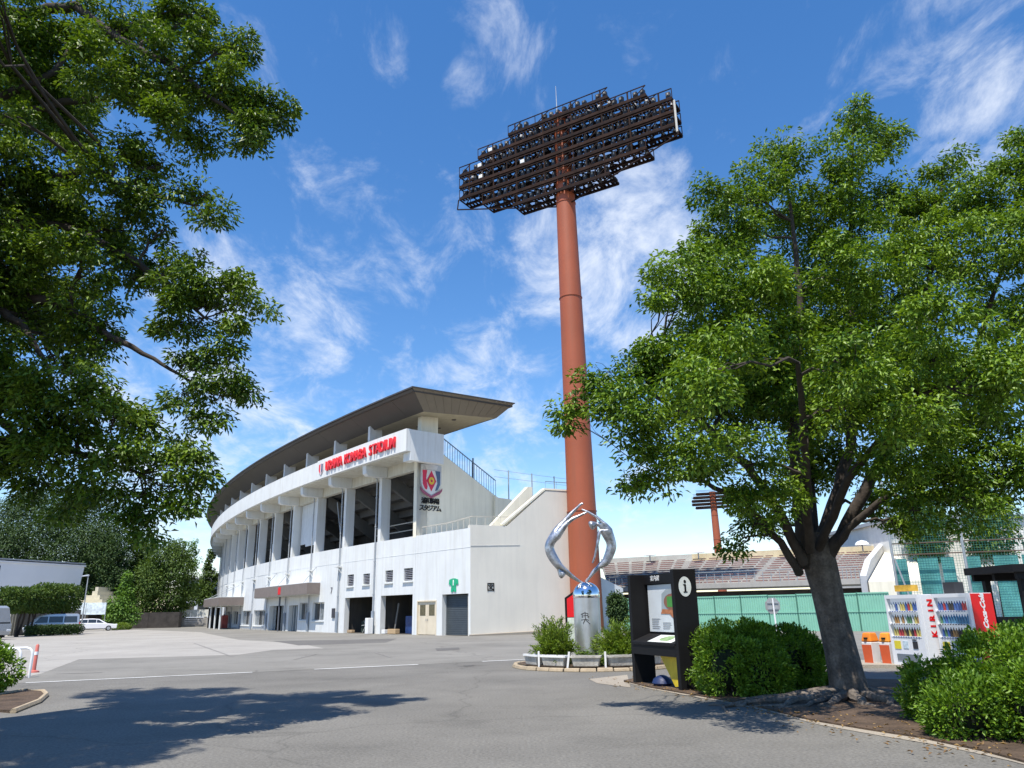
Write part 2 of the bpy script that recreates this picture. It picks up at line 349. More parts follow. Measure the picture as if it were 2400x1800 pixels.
# lower wall with its openings, bay by bay
OPEN = {0: [(.2, 3.3, 0, 2.78), (4.0, 6.55, 0, 2.42)], 1: [(7.2, 12.0, 0, 2.9), (7.25, 8.55, 3.92, 4.85), (10.2, 11.4, 3.92, 4.82)],
        2: [(13.35, 18.5, 0, 2.88), (14.0, 15.2, 3.9, 4.74), (16.95, 18.2, 3.85, 4.8)], 3: [(22.9, 25.7, 1.0, 2.62)],
        4: [(26.9, 29.2, 1.05, 2.66), (29.6, 32.3, 0, 2.45)], 5: [(34.0, 39.1, 0, 2.48)], 6: [(40.7, 45.9, .45, 2.1)], 7: [(47.5, 52.6, .45, 2.1)],
        8: [(55.0, 59.3, .45, 2.1)], 9: [(61.5, 65.8, .45, 2.1)]}
edges = [0, 6.9] + PIL + [SEND + 3]
for k in range(len(edges) - 1):
    s0, s1 = edges[k] + (.012 if k else 0), edges[k + 1] - .012
    ops = OPEN.get(k, [])
    ss = sorted({s0, s1, *[o[0] for o in ops], *[o[1] for o in ops]}); zs = sorted({-.05, 7.2, *[o[2] for o in ops if o[2] > 0], *[o[3] for o in ops]})
    b = MB()
    for i in range(len(ss) - 1):
        for j in range(len(zs) - 1):
            sm_, zm = (ss[i] + ss[i + 1]) / 2, (zs[j] + zs[j + 1]) / 2
            if any(o[0] < sm_ < o[1] and o[2] - .1 < zm < o[3] for o in ops): continue
            b.quad(P(ss[i], -2, zs[j]), P(ss[i + 1], -2, zs[j]), P(ss[i + 1], -2, zs[j + 1]), P(ss[i], -2, zs[j + 1]))
    for (a, c, z0, z1) in ops:
        z0_ = z0 if z0 > 0 else -.05; d0 = -2.45
        b.quad(P(a, -2, z0_), P(a, d0, z0_), P(a, d0, z1), P(a, -2, z1)); b.quad(P(c, -2, z0_), P(c, -2, z1), P(c, d0, z1), P(c, d0, z0_))
        b.quad(P(a, -2, z1), P(a, d0, z1), P(c, d0, z1), P(c, -2, z1))
        if z0 > 0: b.quad(P(a, -2, z0), P(c, -2, z0), P(c, d0, z0), P(a, d0, z0))
    b.quad(P(s0, -2, 7.2), P(s1, -2, 7.2), P(s1, -3.6, 7.2), P(s0, -3.6, 7.2))
    b.quad(P(s0, -2, 0), P(s0, -2, 7.2), P(s0, -2.5, 7.2), P(s0, -2.5, 0))
    b.build('wall_panel', WHITE, stad)
# shadow-line groove: a thin proud string course
sweep('string_course', rectp(-2.1, -1.985, 5.87, 5.90), 0, SEND, WHITE)
sweep('base_course', rectp(-2.3, -1.93, -.05, .16), 39.2, SEND, mat('grey_base', (.40, .40, .38), .85, var=.2))
# rooms behind the openings (dark store rooms)
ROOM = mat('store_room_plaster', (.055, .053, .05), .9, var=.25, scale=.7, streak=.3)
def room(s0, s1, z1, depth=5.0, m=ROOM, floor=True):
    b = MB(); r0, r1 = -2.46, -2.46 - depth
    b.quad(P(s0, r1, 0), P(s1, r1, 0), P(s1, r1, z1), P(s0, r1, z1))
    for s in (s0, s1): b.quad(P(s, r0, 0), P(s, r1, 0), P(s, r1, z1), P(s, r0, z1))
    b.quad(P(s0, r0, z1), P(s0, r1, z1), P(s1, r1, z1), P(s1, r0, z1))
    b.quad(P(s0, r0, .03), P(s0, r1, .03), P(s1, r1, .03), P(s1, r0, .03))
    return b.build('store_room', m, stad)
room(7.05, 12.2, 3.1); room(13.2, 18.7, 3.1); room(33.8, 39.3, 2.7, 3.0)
# glazing, vents, doors
def pane(s0, s1, z0, z1, rho, m, name='window_pane', parent=stad, t=.03):
    b = MB(); b.hexa([P(s0, rho, z0), P(s1, rho, z0), P(s1, rho - t, z0), P(s0, rho - t, z0), P(s0, rho, z1), P(s1, rho, z1), P(s1, rho - t, z1), P(s0, rho - t, z1)])
    return b.build(name, m, parent)
ALU = mat('aluminium_frame', (.50, .52, .54), .4, metal=.4, var=.06)
CURT = mat('curtain_glass', (.17, .19, .20), .15, var=.5, scale=3, spec=.8)
for (a, c, z0, z1), np_ in (((22.9, 25.7, 1.0, 2.62), 2), ((26.9, 29.2, 1.05, 2.66), 2), ((40.7, 45.9, .45, 2.1), 3), ((47.5, 52.6, .45, 2.1), 3), ((55.0, 59.3, .45, 2.1), 3), ((61.5, 65.8, .45, 2.1), 3)):
    fr = MB()
    for s in [a + (c - a) * i / np_ for i in range(np_ + 1)]:
        s_ = min(max(s, a + .04), c - .04)
        fr.hexa([P(s_ - .04, -2.2, z0), P(s_ + .04, -2.2, z0), P(s_ + .04, -2.3, z0), P(s_ - .04, -2.3, z0), P(s_ - .04, -2.2, z1), P(s_ + .04, -2.2, z1), P(s_ + .04, -2.3, z1), P(s_ - .04, -2.3, z1)])
    for z in (z0 + .04, z1 - .04):
        fr.hexa([P(a, -2.205, z - .04), P(c, -2.205, z - .04), P(c, -2.295, z - .04), P(a, -2.295, z - .04), P(a, -2.205, z + .04), P(c, -2.205, z + .04), P(c, -2.295, z + .04), P(a, -2.295, z + .04)])
    win = fr.build('window', ALU, stad)
    for i in range(np_):
        pane(a + (c - a) * i / np_ + .05, a + (c - a) * (i + 1) / np_ - .05, z0 + .09, z1 - .09, -2.24, CURT if i % 2 == 0 else GLASSD, 'pane', win)
    pane(a - .1, c + .1, z0 - .09, z0 - .01, -1.9, WHITE, 'sill', win, .3)
VENT = mat('vent_grey', (.33, .33, .36), .6, var=.15)
for (a, c, z0, z1) in ((7.25, 8.55, 3.92, 4.85), (10.2, 11.4, 3.92, 4.82), (14.0, 15.2, 3.9, 4.74), (16.95, 18.2, 3.85, 4.8)):
    v = pane(a + .02, c - .02, z0 + .02, z1 - .02, -2.3, mat('vent_dark', (.05, .05, .055), .8), 'vent')
    for i in range(6):
        z = z0 + .06 + (z1 - z0 - .1) * i / 6
        b = MB(); b.hexa([P(a + .03, -2.05, z), P(c - .03, -2.05, z), P(c - .03, -2.28, z + .07), P(a + .03, -2.28, z + .07), P(a + .03, -2.05, z + .03), P(c - .03, -2.05, z + .03), P(c - .03, -2.28, z + .10), P(a + .03, -2.28, z + .10)])
        b.build('louvre', VENT, v)
    pane(a - .08, c + .08, z0 - .13, z0 - .04, -1.88, WHITE, 'sill', v, .14)
# beige double door
BEIGE = mat('beige_door_paint', (.66, .58, .44), .5, var=.08, scale=1.5, streak=.18, streak_col=(.40, .27, .14))
dd = MB()
for (a, c, z0, z1) in ((4.0, 4.09, 0, 2.42), (6.46, 6.55, 0, 2.42), (4.09, 6.46, 2.33, 2.42)):
    dd.hexa([P(a, -1.97, z0), P(c, -1.97, z0), P(c, -2.3, z0), P(a, -2.3, z0), P(a, -1.97, z1), P(c, -1.97, z1), P(c, -2.3, z1), P(a, -2.3, z1)])
fr = dd.build('door_frame', BEIGE, stad)
for a, c in ((4.1, 5.265), (5.285, 6.45)):
    lf = pane(a, c, .04, 2.32, -2.06, BEIGE, 'door_leaf', stad, .06)
    pane(a + .22, c - .22, 1.35, 2.12, -2.05, mat('door_glass_olive', (.12, .105, .06), .2, var=.3, scale=6, spec=.7), 'pane', lf, .02)
    h = MB(); sx = c - .10 if a < 5 else a + .10; h.bar(P(sx, -2.02, .98), P(sx, -2.02, 1.14), .035); h.build('handle', STEEL, lf)
# roller shutter
SHUT = mat('shutter_slate', (.055, .065, .072), .5, var=.15, scale=2)
for i in range(22):
    z = .04 + i * .122
    b = MB(); b.hexa([P(.26, -2.36, z), P(3.24, -2.36, z), P(3.24, -2.40, z), P(.26, -2.40, z), P(.26, -2.385, z + .112), P(3.24, -2.385, z + .112), P(3.24, -2.42, z + .112), P(.26, -2.42, z + .112)])
    b.build('shutter_slat', SHUT, stad)
pane(.2, 3.3, 0, 2.78, -2.44, BLACK, 'shutter_back', stad, .05)
for s in (.235, 3.265): pane(s - .03, s + .03, 0, 2.78, -2.3, STEEL, 'shutter_guide', stad, .13)
# entrance doors on the curve
pane(29.6, 32.3, 0, 2.45, -2.4, mat('grey_blue_door', (.10, .125, .14), .4, var=.12), 'entrance_door')
b = MB()
for s in (30.1, 30.95, 31.8): b.bar(P(s, -2.36, .05), P(s, -2.36, 2.4), .05)
b.build('door_stile', ALU, stad)
pane(34.0, 36.2, 0, 2.48, -2.44, mat('grey_blue_door', (.10, .125, .14)), 'entrance_door')
pane(38.0, 39.1, 0, 2.48, -2.44, CURT, 'entrance_door')
# upper storey: pillars, lintel, brackets, parapet beam, posts
for k, s in enumerate(PIL):
    sweep('pillar', rectp(-2.85, -2.0, 7.2, 13.33), s - .35, s + .1, WHITE, 1)
    sweep('bracket', [(-2.3, 12.45), (-.55, 12.45), (-.32, 12.62), (-.25, 13.36), (-2.3, 13.36)], s - .72, s - .08, WHITE, 1)
    sweep('roof_post', rectp(-1.75, -.6, 14.9, 16.75), s - .55, s - .2, mat('post_concrete', (.62, .64, .66), .8, var=.1, streak=.2), 1)
    # downpipe with hopper
    b = MB(); b.tube([P(s + .24, -1.86, .05), P(s + .24, -1.86, 12.4), P(s + .24, -1.3, 12.9), P(s + .24, -1.3, 13.34)], .055, 8)
    for z in (3.0, 5.6, 8.4, 10.8): b.tube([P(s + .24, -1.86, z), P(s + .24, -1.86, z + .08)], .08, 8)
    b.build('downpipe', PIPE, stad, True)
    if k < 9:
        b = MB(); b.tube([P(s + .24, -1.865, .06), P(s + .24, -1.865, 1.75)], .13, 8); b.build('pipe_guard', mat('blue_grey_guard', (.24, .28, .33), .5), stad, True)
    if 0 < k < 9:
        b = MB(); b.hexa([P(s - .1, -1.95, 5.5), P(s + .6, -1.95, 5.5), P(s + .6, -1.55, 5.5), P(s - .1, -1.55, 5.5), P(s - .1, -1.95, 5.62), P(s + .6, -1.95, 5.62), P(s + .6, -1.55, 5.62), P(s - .1, -1.55, 5.62)])
        b.bar(P(s - .05, -1.97, 5.0), P(s - .05, -1.6, 5.5), .05); b.build('flag_bracket', WHITE, stad)
sweep('roof_post', rectp(-3.5, -1.9, 14.9, 16.75), 6.3, 6.8, CREAM, 1)
sweep('gable_pier', rectp(-3.0, -2.0, 7.2, 13.33), 6.9, 7.35, WHITE, 1)
sweep('lintel_beam', rectp(-2.75, -2.32, 12.42, 13.33), 7.35, SEND, SOFFIT)
sweep('soffit_slab', rectp(-3.2, -.3, 13.30, 13.42), 5.45, SEND, SOFFIT)
sweep('upper_deck_slab', rectp(-3.9, -3.21, 13.0, 13.42), 7.5, SEND, DARKCON)
sweep('parapet_beam', [(-.32, 13.38), (0, 13.38), (0, 15.0), (-.32, 15.0)], 21.3, SEND, WHITE)
sweep('sign_parapet', [(-.32, 13.34), (.06, 13.34), (.06, 15.06), (-.32, 15.06)], 5.3, 21.27, WHITE)
sweep('parapet_end', rectp(-3.4, -.33, 12.65, 15.04), 5.3, 5.75, WHITE, 1)
sweep('parapet_end_cap', rectp(-.95, -.33, 12.65, 13.33), 5.78, 6.3, WHITE, 1)
sweep('roof_terrace', rectp(-3.3, -.4, 14.2, 14.35), 7.0, SEND, DARKCON)
# concourse seen through the openings
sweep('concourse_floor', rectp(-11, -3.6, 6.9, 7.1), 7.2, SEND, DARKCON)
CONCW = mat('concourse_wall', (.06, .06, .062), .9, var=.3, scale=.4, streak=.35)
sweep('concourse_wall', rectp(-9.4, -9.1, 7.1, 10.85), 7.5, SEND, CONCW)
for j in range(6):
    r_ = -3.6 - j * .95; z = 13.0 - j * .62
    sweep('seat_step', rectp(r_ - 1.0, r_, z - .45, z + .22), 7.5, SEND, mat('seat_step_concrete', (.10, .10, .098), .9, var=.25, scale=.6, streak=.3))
for k, s in enumerate(PIL):
    b = MB(); b.hexa([P(s - .3, -3.1, 11.6), P(s + .05, -3.1, 11.6), P(s + .05, -9.1, 8.0), P(s - .3, -9.1, 8.0), P(s - .3, -3.1, 12.8), P(s + .05, -3.1, 12.8), P(s + .05, -9.1, 9.3), P(s - .3, -9.1, 9.3)])
    b.build('raker_beam', DARKCON, stad)
b = MB()
for z in (8.35, 9.0):
    b.bar(P(7.6, -5.2, z), P(19.3, -5.2, z), .07)
b.build('concourse_pipe', mat('pale_pipe', (.55, .50, .42), .5), stad)
b = MB(); b.tube([P(22.5, -2.6, 11.6), P(21.8, -2.6, 9.6), P(20.9, -2.6, 7.2)], .05, 6); b.build('conduit', PIPE, stad)
PANW = mat('white_infill_board', (.60, .63, .65), .7, var=.06, streak=.2)
for k, i in ((3, 0), (3, 1), (3, 2), (3, 3), (5, 0), (5, 1), (6, 0), (7, 0)):
    s0 = PIL[k - 1] + .15 + i * 1.5
    if k == 3: pane(s0, s0 + 1.47, 8.15 if i < 3 else 8.4, 12.40, -2.77, PANW, 'infill_panel', stad, .06)
    else: pane(s0, s0 + 1.5, 7.25, 9.3, -2.75, PANW, 'infill_panel', stad, .06)
# roof
TOP = [(.9, 17.70), (-9.1, 18.05)]; BOT = [(-8.2, 16.95), (-1.0, 16.40)]
sweep('roof_deck', [(.86, 17.62), (-9.05, 17.98), (-9.06, 17.80), (.75, 17.45)], 3.45, SEND + 6, ROOFM)
sweep('roof_soffit', [(-.98, 16.44), (-8.2, 16.99), (-8.2, 17.1), (-.98, 16.55)], 4.62, SEND + 6, ROOFS)
segs = [3.3] + [6.9 + BAY * k for k in range(0, 17)]
for k in range(len(segs) - 1):
    a, c = segs[k] + .012, segs[k + 1] - .012
    b = MB(); o = 1.3 if k == 0 else 0
    b.hexa([P(a + o, -1.0, 16.40), P(c, -1.0, 16.40), P(c, -1.08, 16.46), P(a + o, -1.08, 16.46), P(a, .9, 17.70), P(c, .9, 17.70), P(c, .82, 17.76), P(a, .82, 17.76)])
    b.build('fascia_panel', ROOFM, stad)
nE = 11
for k in range(nE):
    t0, t1 = k / nE + .0015, (k + 1) / nE - .0015
    def tp(t): return P(3.3, .9 - 10.0 * t, 17.70 + .35 * t)
    def bt(t): return P(4.6, -1.0 - 7.2 * t, 16.40 + .55 * t)
    d = tang(4) * -.07
    b = MB(); b.hexa([bt(t0), bt(t1), bt(t1) + d, bt(t0) + d, tp(t0), tp(t1), tp(t1) + d, tp(t0) + d]); b.build('end_fascia_panel', ROOFP, stad)
b = MB()
for k in range(17):
    a, c = 3.3 if k == 0 else 6.9 + BAY * (k - 1), 6.9 + BAY * k
    o = 1.3 if k == 0 else 0
    b.quad(P(a, -9.1, 18.05), P(c, -9.1, 18.05), P(c, -8.2, 16.95), P(a + o, -8.2, 16.95))
b.build('inner_fascia', ROOFP, stad)
b = MB(); b.bar(P(3.25, .93, 17.73), P(3.25, -9.13, 18.09), .1, .08); b.build('roof_edge_trim', ROOFM, stad)
sweep('roof_edge_trim', rectp(.84, .95, 17.68, 17.79), 3.25, SEND + 6, mat('roof_edge_dark', (.06, .055, .055), .5))
for s, r_ in ((6.5, -3), (6.5, -5.2), (10, -4), (10, -6)):
    b = MB(); b.lathe(P(s, r_, 16.50 - (r_ + 1) * .076 - .12), [(.16, 0), (.2, .02), (.2, .12)], 12); b.build('soffit_light', mat('soffit_light_dark', (.08, .07, .06), .6), stad)
for s in (33.0, 56.0):
    b = MB(); q = P(s, -3, 17.8); b.tube([q, q + Vector((0, 0, 2.6))], .03, 6)
    for a in (0, 2.1, 4.2): b.bar(q + Vector((0, 0, 2.0)), q + Vector((.5 * math.cos(a), .5 * math.sin(a), 0)), .025)
    b.build('roof_mast', STEEL, stad)
# gable wall with crest, sloped guard rail, terrace
gd = P(6.9, -3, 0) - P(6.9, -2, 0)
def G(rho, z, off=0.0): return P(6.9, rho, z) + tang(6.9) * off
b = MB(); b.prism([G(-2.0, 7.1), G(-2.0, 13.3), G(-3.41, 13.3), G(-3.41, 14.38), G(-9.99, 10.77), G(-11.6, 10.72), G(-11.6, 7.1)], tang(6.9) * -.45)
b.build('gable_wall', CREAM, stad)
b = MB(); b.hexa([G(-2.55, 13.05, .0), G(-3.9, 13.05, .0), G(-3.9, 13.05, .35), G(-2.55, 13.05, .35), G(-2.55, 13.75, .0), G(-3.9, 13.75, .0), G(-3.9, 13.75, .35), G(-2.55, 13.75, .35)]); b.build('gable_ledge', CREAM, stad)
b = MB(); b.hexa([G(-9.55, 7.2, .02), G(-9.95, 7.2, .02), G(-9.95, 7.2, .25), G(-9.55, 7.2, .25), G(-9.55, 10.9, .02), G(-9.95, 10.7, .02), G(-9.95, 10.7, .25), G(-9.55, 10.9, .25)]); b.build('gable_rib', CREAM, stad)
def rail(name, pts, h, nb, m, r=.03, parent=stad, mid=False):
    """top rail, bottom rail and single balusters between points"""
    b = MB()
    for i in range(len(pts) - 1): b.bar(pts[i] + Vector((0, 0, h)), pts[i + 1] + Vector((0, 0, h)), r * 2)
    if mid:
        for i in range(len(pts) - 1): b.bar(pts[i] + Vector((0, 0, .1)), pts[i + 1] + Vector((0, 0, .1)), r * 1.3)
    ro = b.build(name, m, parent)
    tot_ = sum((pts[i + 1] - pts[i]).length for i in range(len(pts) - 1))
    for k in range(nb + 1):
        d = tot_ * k / nb; i = 0
        while i < len(pts) - 2 and d > (pts[i + 1] - pts[i]).length: d -= (pts[i + 1] - pts[i]).length; i += 1
        q = pts[i].lerp(pts[i + 1], min(1, d / (pts[i + 1] - pts[i]).length))
        c = MB(); c.bar(q, q + Vector((0, 0, h)), r * 1.2); c.build('baluster', m, ro)
    return ro
rail('slope_rail', [G(-4.0, 14.06, -.2), G(-9.99, 10.78, -.2)], 1.45, 24, BLUEST, .035, mid=True)
b = MB(); b.tube([G(-7.6, 12.1, -.2), G(-7.6, 13.9, -.2)], .06, 8); b.build('rail_post', mat('dark_navy_post', (.04, .05, .08), .5), stad)
for r_ in (-11.6, -14.3, -17.0):
    b = MB(); b.tube([G(r_, 9, -.4), G(r_, 13.3, -.4)], .05, 6); b.build('net_post', STEEL, stad)
b = MB()
for z in (12.6, 13.2): b.bar(G(-10, z, -.4), G(-19, z, -.4), .025)
b.build('net_wire', STEEL, stad)
# lower end block
E0 = P(0, -2, 0); ED = Vector((.88, .47, 0)).normalized(); EN = Vector((.47, -.88, 0)).normalized()
def EW(d, z, off=0.0): return E0 + ED * d + EN * off + Vector((0, 0, z))
ENDW = mat('grey_end_wall', (.68, .645, .56), .8, var=.05, scale=.4, streak=.16, streak_col=(.40, .39, .36), bump=.15, bscale=20)
b = MB(); b.prism([EW(.0, -.05), EW(.0, 7.2), EW(.0, 7.42), EW(2.9, 7.42), EW(6.2, 10.16), EW(9.3, 10.2), EW(9.5, 4.7), EW(9.5, -.05)], EN * -.4); b.build('end_wall', ENDW, stad)
b = MB(); b.prism([EW(9.52, -.05, -.6), EW(9.52, 4.6, -.6), EW(10.4, 4.25, -.6), EW(13.2, 3.1, -.6), EW(13.2, -.05, -.6)], EN * -.4); b.build('ramp_wall', mat('pale_blue_wall', (.62, .65, .66), .8, var=.05), stad)
b = MB(); b.prism([EW(2.6, 7.45, .03), EW(6.15, 10.2, .03), EW(9.3, 10.22, .03), EW(9.3, 10.34, .03), EW(6.1, 10.34, .03), EW(2.5, 7.56, .03)], EN * -.46); b.build('wall_coping', CREAM, stad)
b = MB(); b.bar(EW(.02, 5.95, .005), EW(3.9, 6.1, .005), .03, .05); b.build('wall_joint', mat('joint_grey', (.45, .45, .43), .8), stad)
b = MB(); b.hexa([EW(-.1, -.02, .0), EW(9.6, -.02, .0), EW(9.6, -.02, .7), EW(-.1, -.02, .25), EW(-.1, .1, .0), EW(9.6, .34, .0), EW(9.6, .3, .7), EW(-.1, .08, .25)]); b.build('wall_footing', SAND, stad)
sweep('terrace_floor', rectp(-14, -2.05, 7.0, 7.19), .02, 6.88, SOFFIT, 2)
for j in range(4):   # stepped stand edge seen behind the end wall
    o = -2.2 - j * .5
    b = MB(); b.prism([EW(2.0 + j * .35, 7.0, o), EW(2.6 + j * .35, 7.0, o), EW(6.3 + j * .2, 10.0 - j * .25, o), EW(6.3 + j * .2, 10.75 - j * .25, o), EW(5.9 + j * .2, 10.75 - j * .25, o)], EN * -.48); b.build('stand_step', CREAM, stad)
rail('terrace_rail', [P(6.4, -2.2, 7.2), P(3.0, -2.2, 7.2), EW(.25, 7.42, -.2), EW(1.4, 7.42, -.2), EW(3.2, 7.5, -.35)], .62, 14, mat('beige_rail', (.50, .46, .38), .6), .025)
rail('wall_top_rail', [EW(6.3, 10.34, -.2), EW(9.2, 10.34, -.2)], .55, 3, BLUEST, .025)
text_obj('図', .62, BLACK, 'wall_mark', stad, EW(1.55, 3.15, .02), ED, (0, 0, 1), .01, bold=.01)
# canopies with tie rods
def canopy(s0, s1, r1, z0, z1, rods):
    o = sweep('canopy', rectp(-1.98, r1, z0, z1), s0, s1, BROWN)
    o2 = sweep('canopy_top', rectp(-1.98, r1 - .02, z1 + .003, z1 + .05), s0, s1, WHITE)
    sweep('canopy_soffit', rectp(-1.97, r1 - .06, z0 - .05, z0 - .003), s0 + .05, s1 - .05, SOFFIT)
    for s in rods:
        b = MB(); b.bar(P(s, -1.97, z1 + 1.5), P(s + .2, r1 - .1, z1 + .04), .05); b.build('tie_rod', PIPE, stad)
canopy(24.1, 41.0, -.75, 3.35, 4.35, (25.2, 32.5, 37.0))
canopy(52.0, 67.0, .9, 2.75, 3.7, (56, 62))
for s in (53, 57, 61.5):
    b = MB(); b.tube([P(s, .4, 0), P(s, .4, 2.7)], .12, 8); b.build('canopy_column', WHITE, stad)
b = MB(); b.tube([P(32.9, -1.2, 0), P(32.9, -1.2, 3.3)], .09, 8); b.build('canopy_column', mat('dark_column', (.10, .11, .13), .5), stad)
b = MB(); b.hexa([P(31.4, -.735, 3.5), P(32.2, -.735, 3.5), P(32.2, -.74, 3.5), P(31.4, -.74, 3.5), P(31.4, -.735, 4.2), P(32.2, -.735, 4.2), P(32.2, -.74, 4.2), P(31.4, -.74, 4.2)]); b.build('canopy_emblem', RED, stad)
pane(20.4, 20.95, 1.25, 2.05, -1.9, mat('dark_meter_box', (.05, .05, .06), .5), 'meter_box', stad, .1)
# small wall letters left of the vents
for s, z, t in ((24.9, 3.62, 'GATE'), (21.4, 3.55, '7')):
    text_obj(t, .42 if len(t) > 1 else .8, mat('dark_wall_letter', (.10, .09, .11), .5), 'wall_letter', stad, P(s, -1.975, z), tang(s), (0, 0, 1), .015)

# signs on the stadium (things of their own)
sg = thing('stadium_name_sign', 'red raised block letters spelling the stadium name along the white parapet', 'sign', P(12.5, .1, 14.2))
word = 'URAWA KOMABA STADIUM'; sA, sB = 19.15, 6.75
wid = {'I': .42, 'M': 1.12, 'W': 1.2, ' ': .62}
tw = sum(wid.get(ch, .88) for ch in word); cur = sA
for ch in word:
    wch = wid.get(ch, .88) / tw * (sA - sB); sm_ = cur - wch / 2; cur -= wch
    if ch == ' ': continue
    text_obj(ch, 1.22, RED, 'letter', sg, P(sm_, .14, 14.2), tang(sm_), (0, 0, 1), .14, sx=.84 if ch not in 'I' else 1, bold=.014)
em = thing('small_shield_emblem', 'small red white and navy shield on the parapet left of the red letters', 'emblem', P(20.3, .1, 14.2))
NAVY = mat('navy_paint', (.05, .07, .14), .4); PINKW = mat('pale_pink_paint', (.72, .60, .62), .4)
def shield(cx, cz, w_, h_): return [(cx - w_ / 2, cz + h_ * .42), (cx, cz + h_ * .5), (cx + w_ / 2, cz + h_ * .42), (cx + w_ / 2, cz - h_ * .1), (cx + w_ * .38, cz - h_ * .3), (cx, cz - h_ * .5), (cx - w_ * .38, cz - h_ * .3), (cx - w_ / 2, cz - h_ * .1)]
def flat(name, pts, fn, off, t, m, par):
    b = MB(); n_ = fn(0, 0, 1) - fn(0, 0, 0); b.prism([fn(x, z, off) for x, z in pts], n_ * t); return b.build(name, m, par)
eb = P(20.3, .07, 14.2); et = tang(20.3); eo = outw(20.3)
efn = lambda x, z, o: eb + et * x + eo * o + Vector((0, 0, z))
flat('shield_board', shield(0, 0, .95, 1.1), efn, 0, .05, PINKW, em)
flat('shield_stripe', [(-.40, .4), (-.12, .46), (-.12, -.42), (-.40, -.12)], efn, .055, .02, RED, em)
flat('shield_stripe', [(.12, .46), (.42, .4), (.42, -.12), (.12, -.42)], efn, .055, .02, NAVY, em)
# crest on the gable
cr = thing('club_crest', 'large shield crest in red white and navy with yellow ball on cream gable wall', 'crest', G(-3.25, 11.6, .05))
cfn = lambda x, z, o: G(-3.25 - x, 11.65 + z, o + .03)
CW = mat('crest_white', (.66, .66, .66), .4); CRED = mat('crest_red', (.58, .03, .08), .4); CNV = mat('crest_navy', (.075, .12, .21), .4); CY = mat('crest_yellow', (.72, .50, .05), .4); CG = mat('crest_grey', (.50, .52, .54), .35)
flat('crest_board', [(x * 1.0, z) for x, z in shield(0, 0, 1.95, 2.7)], cfn, 0, .06, CG, cr)
flat('crest_field', [(-.9, .72), (.9, .72), (.86, -.45), (.62, -.85), (0, -1.22), (-.62, -.85), (-.86, -.45)], cfn, .065, .02, CW, cr)
flat('crest_stripe', [(-.84, .70), (-.42, .70), (-.5, .1), (-.36, -.6), (-.42, -.85), (-.60, -.78), (-.80, -.40)], cfn, .09, .02, CRED, cr)
flat('crest_stripe', [(.36, .70), (.84, .70), (.82, -.4), (.6, -.82), (.36, -.9), (.56, -.3), (.52, .1)], cfn, .09, .02, CNV, cr)
flat('crest_diamond', [(0, .70), (.46, -.12), (0, -.95), (-.46, -.12)], cfn, .09, .02, CRED, cr)
flat('crest_ball', [(.26 * math.cos(a * math.pi / 6), -.12 + .30 * math.sin(a * math.pi / 6)) for a in range(12)], cfn, .115, .02, CY, cr)
flat('crest_ball_spot', [(.11 * math.cos(a * math.pi / 3), -.12 + .12 * math.sin(a * math.pi / 3)) for a in range(6)], cfn, .14, .01, CRED, cr)
flat('crest_crown', [(-.5, .80), (.5, .80), (.62, 1.12), (0, 1.22), (-.62, 1.12)], cfn, .065, .02, CW, cr)
flat('crest_ribbon', [(-1.05, -.62), (-.8, -.86), (0, -1.30), (.8, -.86), (1.05, -.62), (1.02, -.86), (.8, -1.12), (0, -1.50), (-.8, -1.12), (-1.02, -.86)], cfn, .09, .03, mat('crest_plum', (.30, .08, .14), .4), cr)
ks = thing('japanese_name_sign', 'two lines of black raised Japanese letters under the crest', 'sign', G(-3.25, 9.8, .03))
for tx, z, sz, wtot in (('浦和駒場', 9.92, .50, 1.62), ('スタジアム', 9.36, .52, 2.0)):
    for i, ch in enumerate(tx):
        x = -wtot / 2 + wtot * (i + .5) / len(tx)
        text_obj(ch, sz, BLACK, 'letter', ks, cfn(x, z - 11.65, .0), gd, (0, 0, 1), .09, bold=.004)
jz = thing('jersey_sign', 'green painted football kit sign above the roller shutter', 'sign', P(1.9, -1.95, 3.3))
GRN = mat('sign_green', (.015, .36, .18), .5); jb = P(1.9, -1.985, 3.38); jt = tang(1.9); jo = outw(1.9)
jfn = lambda x, z, o: jb + jt * x + jo * o + Vector((0, 0, z))
flat('shirt', [(-.15, .46), (.15, .46), (.5, .38), (.56, .06), (.36, .02), (.32, .14), (.28, -.12), (-.28, -.12), (-.32, .14), (-.36, .02), (-.56, .06), (-.5, .38)], jfn, 0, .03, GRN, jz)
flat('shorts', [(-.28, -.14), (.28, -.14), (.30, -.46), (.06, -.46), (0, -.28), (-.06, -.46), (-.30, -.46)], jfn, 0, .03, GRN, jz)
text_obj('1', .5, WHITEP, 'digit', jz, jfn(0, .15, .04), jt, (0, 0, 1), .02, bold=.02)
